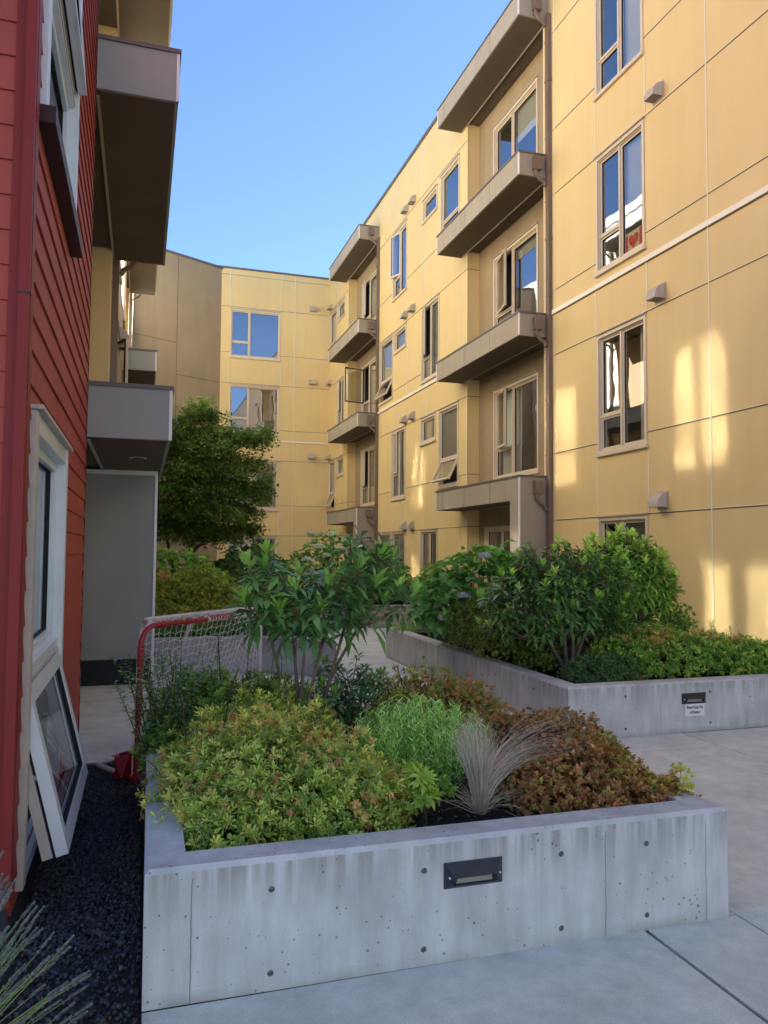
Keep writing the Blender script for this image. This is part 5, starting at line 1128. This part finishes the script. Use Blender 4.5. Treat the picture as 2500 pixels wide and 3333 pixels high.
# maple
def maple():
    T = thing('maple_tree', (.9, 15, .38), 'spreading Japanese maple with layered green foliage in front of the beige wall', 'tree'); fo = Fol(); st = MB(); r = np.random.default_rng(12)
    B = Vector((.9, 15.1, .38)); lay = []
    pads = [(1.0, 15, 4.15, .42), (.7, 15, 3.85, .55), (1.35, 14.9, 3.78, .55), (.3, 15, 3.55, .6), (1.0, 14.8, 3.5, .8), (1.75, 15, 3.72, .5), (2.1, 14.9, 3.80, .32), (.35, 14.9, 3.15, .75), (1.2, 14.7, 3.1, .85), (1.85, 15, 3.25, .5), (.5, 14.8, 2.75, .85), (1.4, 14.8, 2.7, .85), (2.05, 15, 2.8, .35),
            (.3, 14.9, 2.35, .8), (1.1, 14.7, 2.3, .9), (1.75, 14.9, 2.35, .5), (.6, 14.9, 1.95, .8), (1.3, 14.8, 1.9, .6), (1.9, 15, 1.98, .32), (-.1, 15, 2.9, .6), (-.2, 15.1, 2.2, .6), (.7, 15.6, 3.3, .9), (1.4, 15.6, 2.8, .8), (.6, 15.7, 2.3, .9)]
    trunkp = [B, B+Vector((.03, 0, .7)), B+Vector((.0, 0, 1.4)), B+Vector((.08, -.05, 2.2)), B+Vector((.1, 0, 3.2))]; st.tube(trunkp, [.075, .06, .045, .03, .012], 'bark', 8)
    st.tube([B, B+Vector((-.3, .1, .8)), B+Vector((-.5, 0, 1.6))], [.05, .035, .02], 'bark', 7)
    for (x, y, z, R_) in pads:
        m_ = int(1150*R_*R_+200); a = r.uniform(0, 6.28, m_); rr = np.sqrt(r.random(m_))*R_; lobe = 1+.28*np.sin(a*3+z*5)+.15*np.sin(a*7+x*3)
        p = np.stack([x+np.cos(a)*rr*lobe, y+np.sin(a)*rr*lobe*.8, z+.10*R_-.30*R_*(rr/R_)**2+r.normal(0, .08, m_)], -1)
        nn = 4; q = np.repeat(p, nn, 0)+r.normal(0, .035, (m_*nn, 3)); d = np.stack([np.cos(np.repeat(a, nn))+r.normal(0, .8, m_*nn), np.sin(np.repeat(a, nn))+r.normal(0, .8, m_*nn), r.normal(-.25, .3, m_*nn)], -1)
        V, F_, k = leaves(q, d, r.uniform(.035, .065, m_*nn), r.uniform(.035, .06, m_*nn), T_MAPLE, .2, roll=.5)
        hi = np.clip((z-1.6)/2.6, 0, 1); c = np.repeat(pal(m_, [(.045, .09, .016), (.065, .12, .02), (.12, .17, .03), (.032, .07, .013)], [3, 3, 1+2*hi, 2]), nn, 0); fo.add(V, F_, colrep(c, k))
        tz = min(max(z-.5, .5), 3.4); j = Vector((B.x+.05, B.y, tz+.1)); e = Vector((x, y, z-.08)); st.tube([j, j.lerp(e, .5)+Vector((0, 0, .06)), e], [.022, .014, .006], 'bark', 6, False)
        for q_ in range(5):
            aa = r.uniform(0, 6.28); st.tube([e, e+Vector((math.cos(aa)*R_*.8, math.sin(aa)*R_*.6, -.1))], [.006, .003], 'bark', 4, False)
    # feathery leader sprays at the top
    for k in range(9):
        x0, z0 = 1.0+random.uniform(-.25, .3), 4.15; m_ = 40; t = r.random(m_); p = np.stack([x0+(x0-1.0)*.6*t+r.normal(0, .04, m_), 15+r.normal(0, .06, m_), z0+t*.34], -1)
        V, F_, kk = leaves(p, r.normal(0, 1, (m_, 3)), np.full(m_, .05), np.full(m_, .045), T_MAPLE, .2); fo.add(V, F_, colrep(pal(m_, [(.14, .22, .035)], [1]), kk))
    fo.build('crown', 'leaf', T); st.build('trunk', T)
maple()
def litter():
    n = 420; p = np.stack([RNG.uniform(.2, 2.25, n), RNG.uniform(2.93, 3.6, n), np.full(n, .386)], -1); d = RNG.normal(0, 1, (n, 3)); d[:, 2] *= .15
    V, F_, k = leaves(p, d, RNG.uniform(.008, .026, n), RNG.uniform(.004, .010, n), T_OVAL, 0); a = npmesh('leaf_litter', V, F_, colrep(pal(n, [(.18, .12, .07), (.10, .07, .045), (.30, .27, .22), (.16, .15, .06)], [3, 3, 1, 1]), k), 'leafm')
    tag(a, 'dry fallen leaf scraps on the dark soil of the nearest planter', 'leaf litter', None, 'stuff')
litter()
for nm, gp in (('hydrangea', 'hydrangeas in the raised planters'), ('rhododendron', 'rhododendrons in the raised planters'), ('azalea_shrub', 'azaleas in the raised planters'), ('concrete_planter', 'raised concrete planters'), ('cane', 'dead canes in the nearest planter'),
               ('azalea_seedling', 'young azaleas on bare soil'), ('boxwood_shrub', 'boxwoods in the raised planters'), ('evergreen_shrub', 'green filler shrubs in the planters')):
    for o in list(COL.objects):
        if o.parent is None and (o.name == nm or o.name.startswith(nm+'.')): o['group'] = gp
#--END--
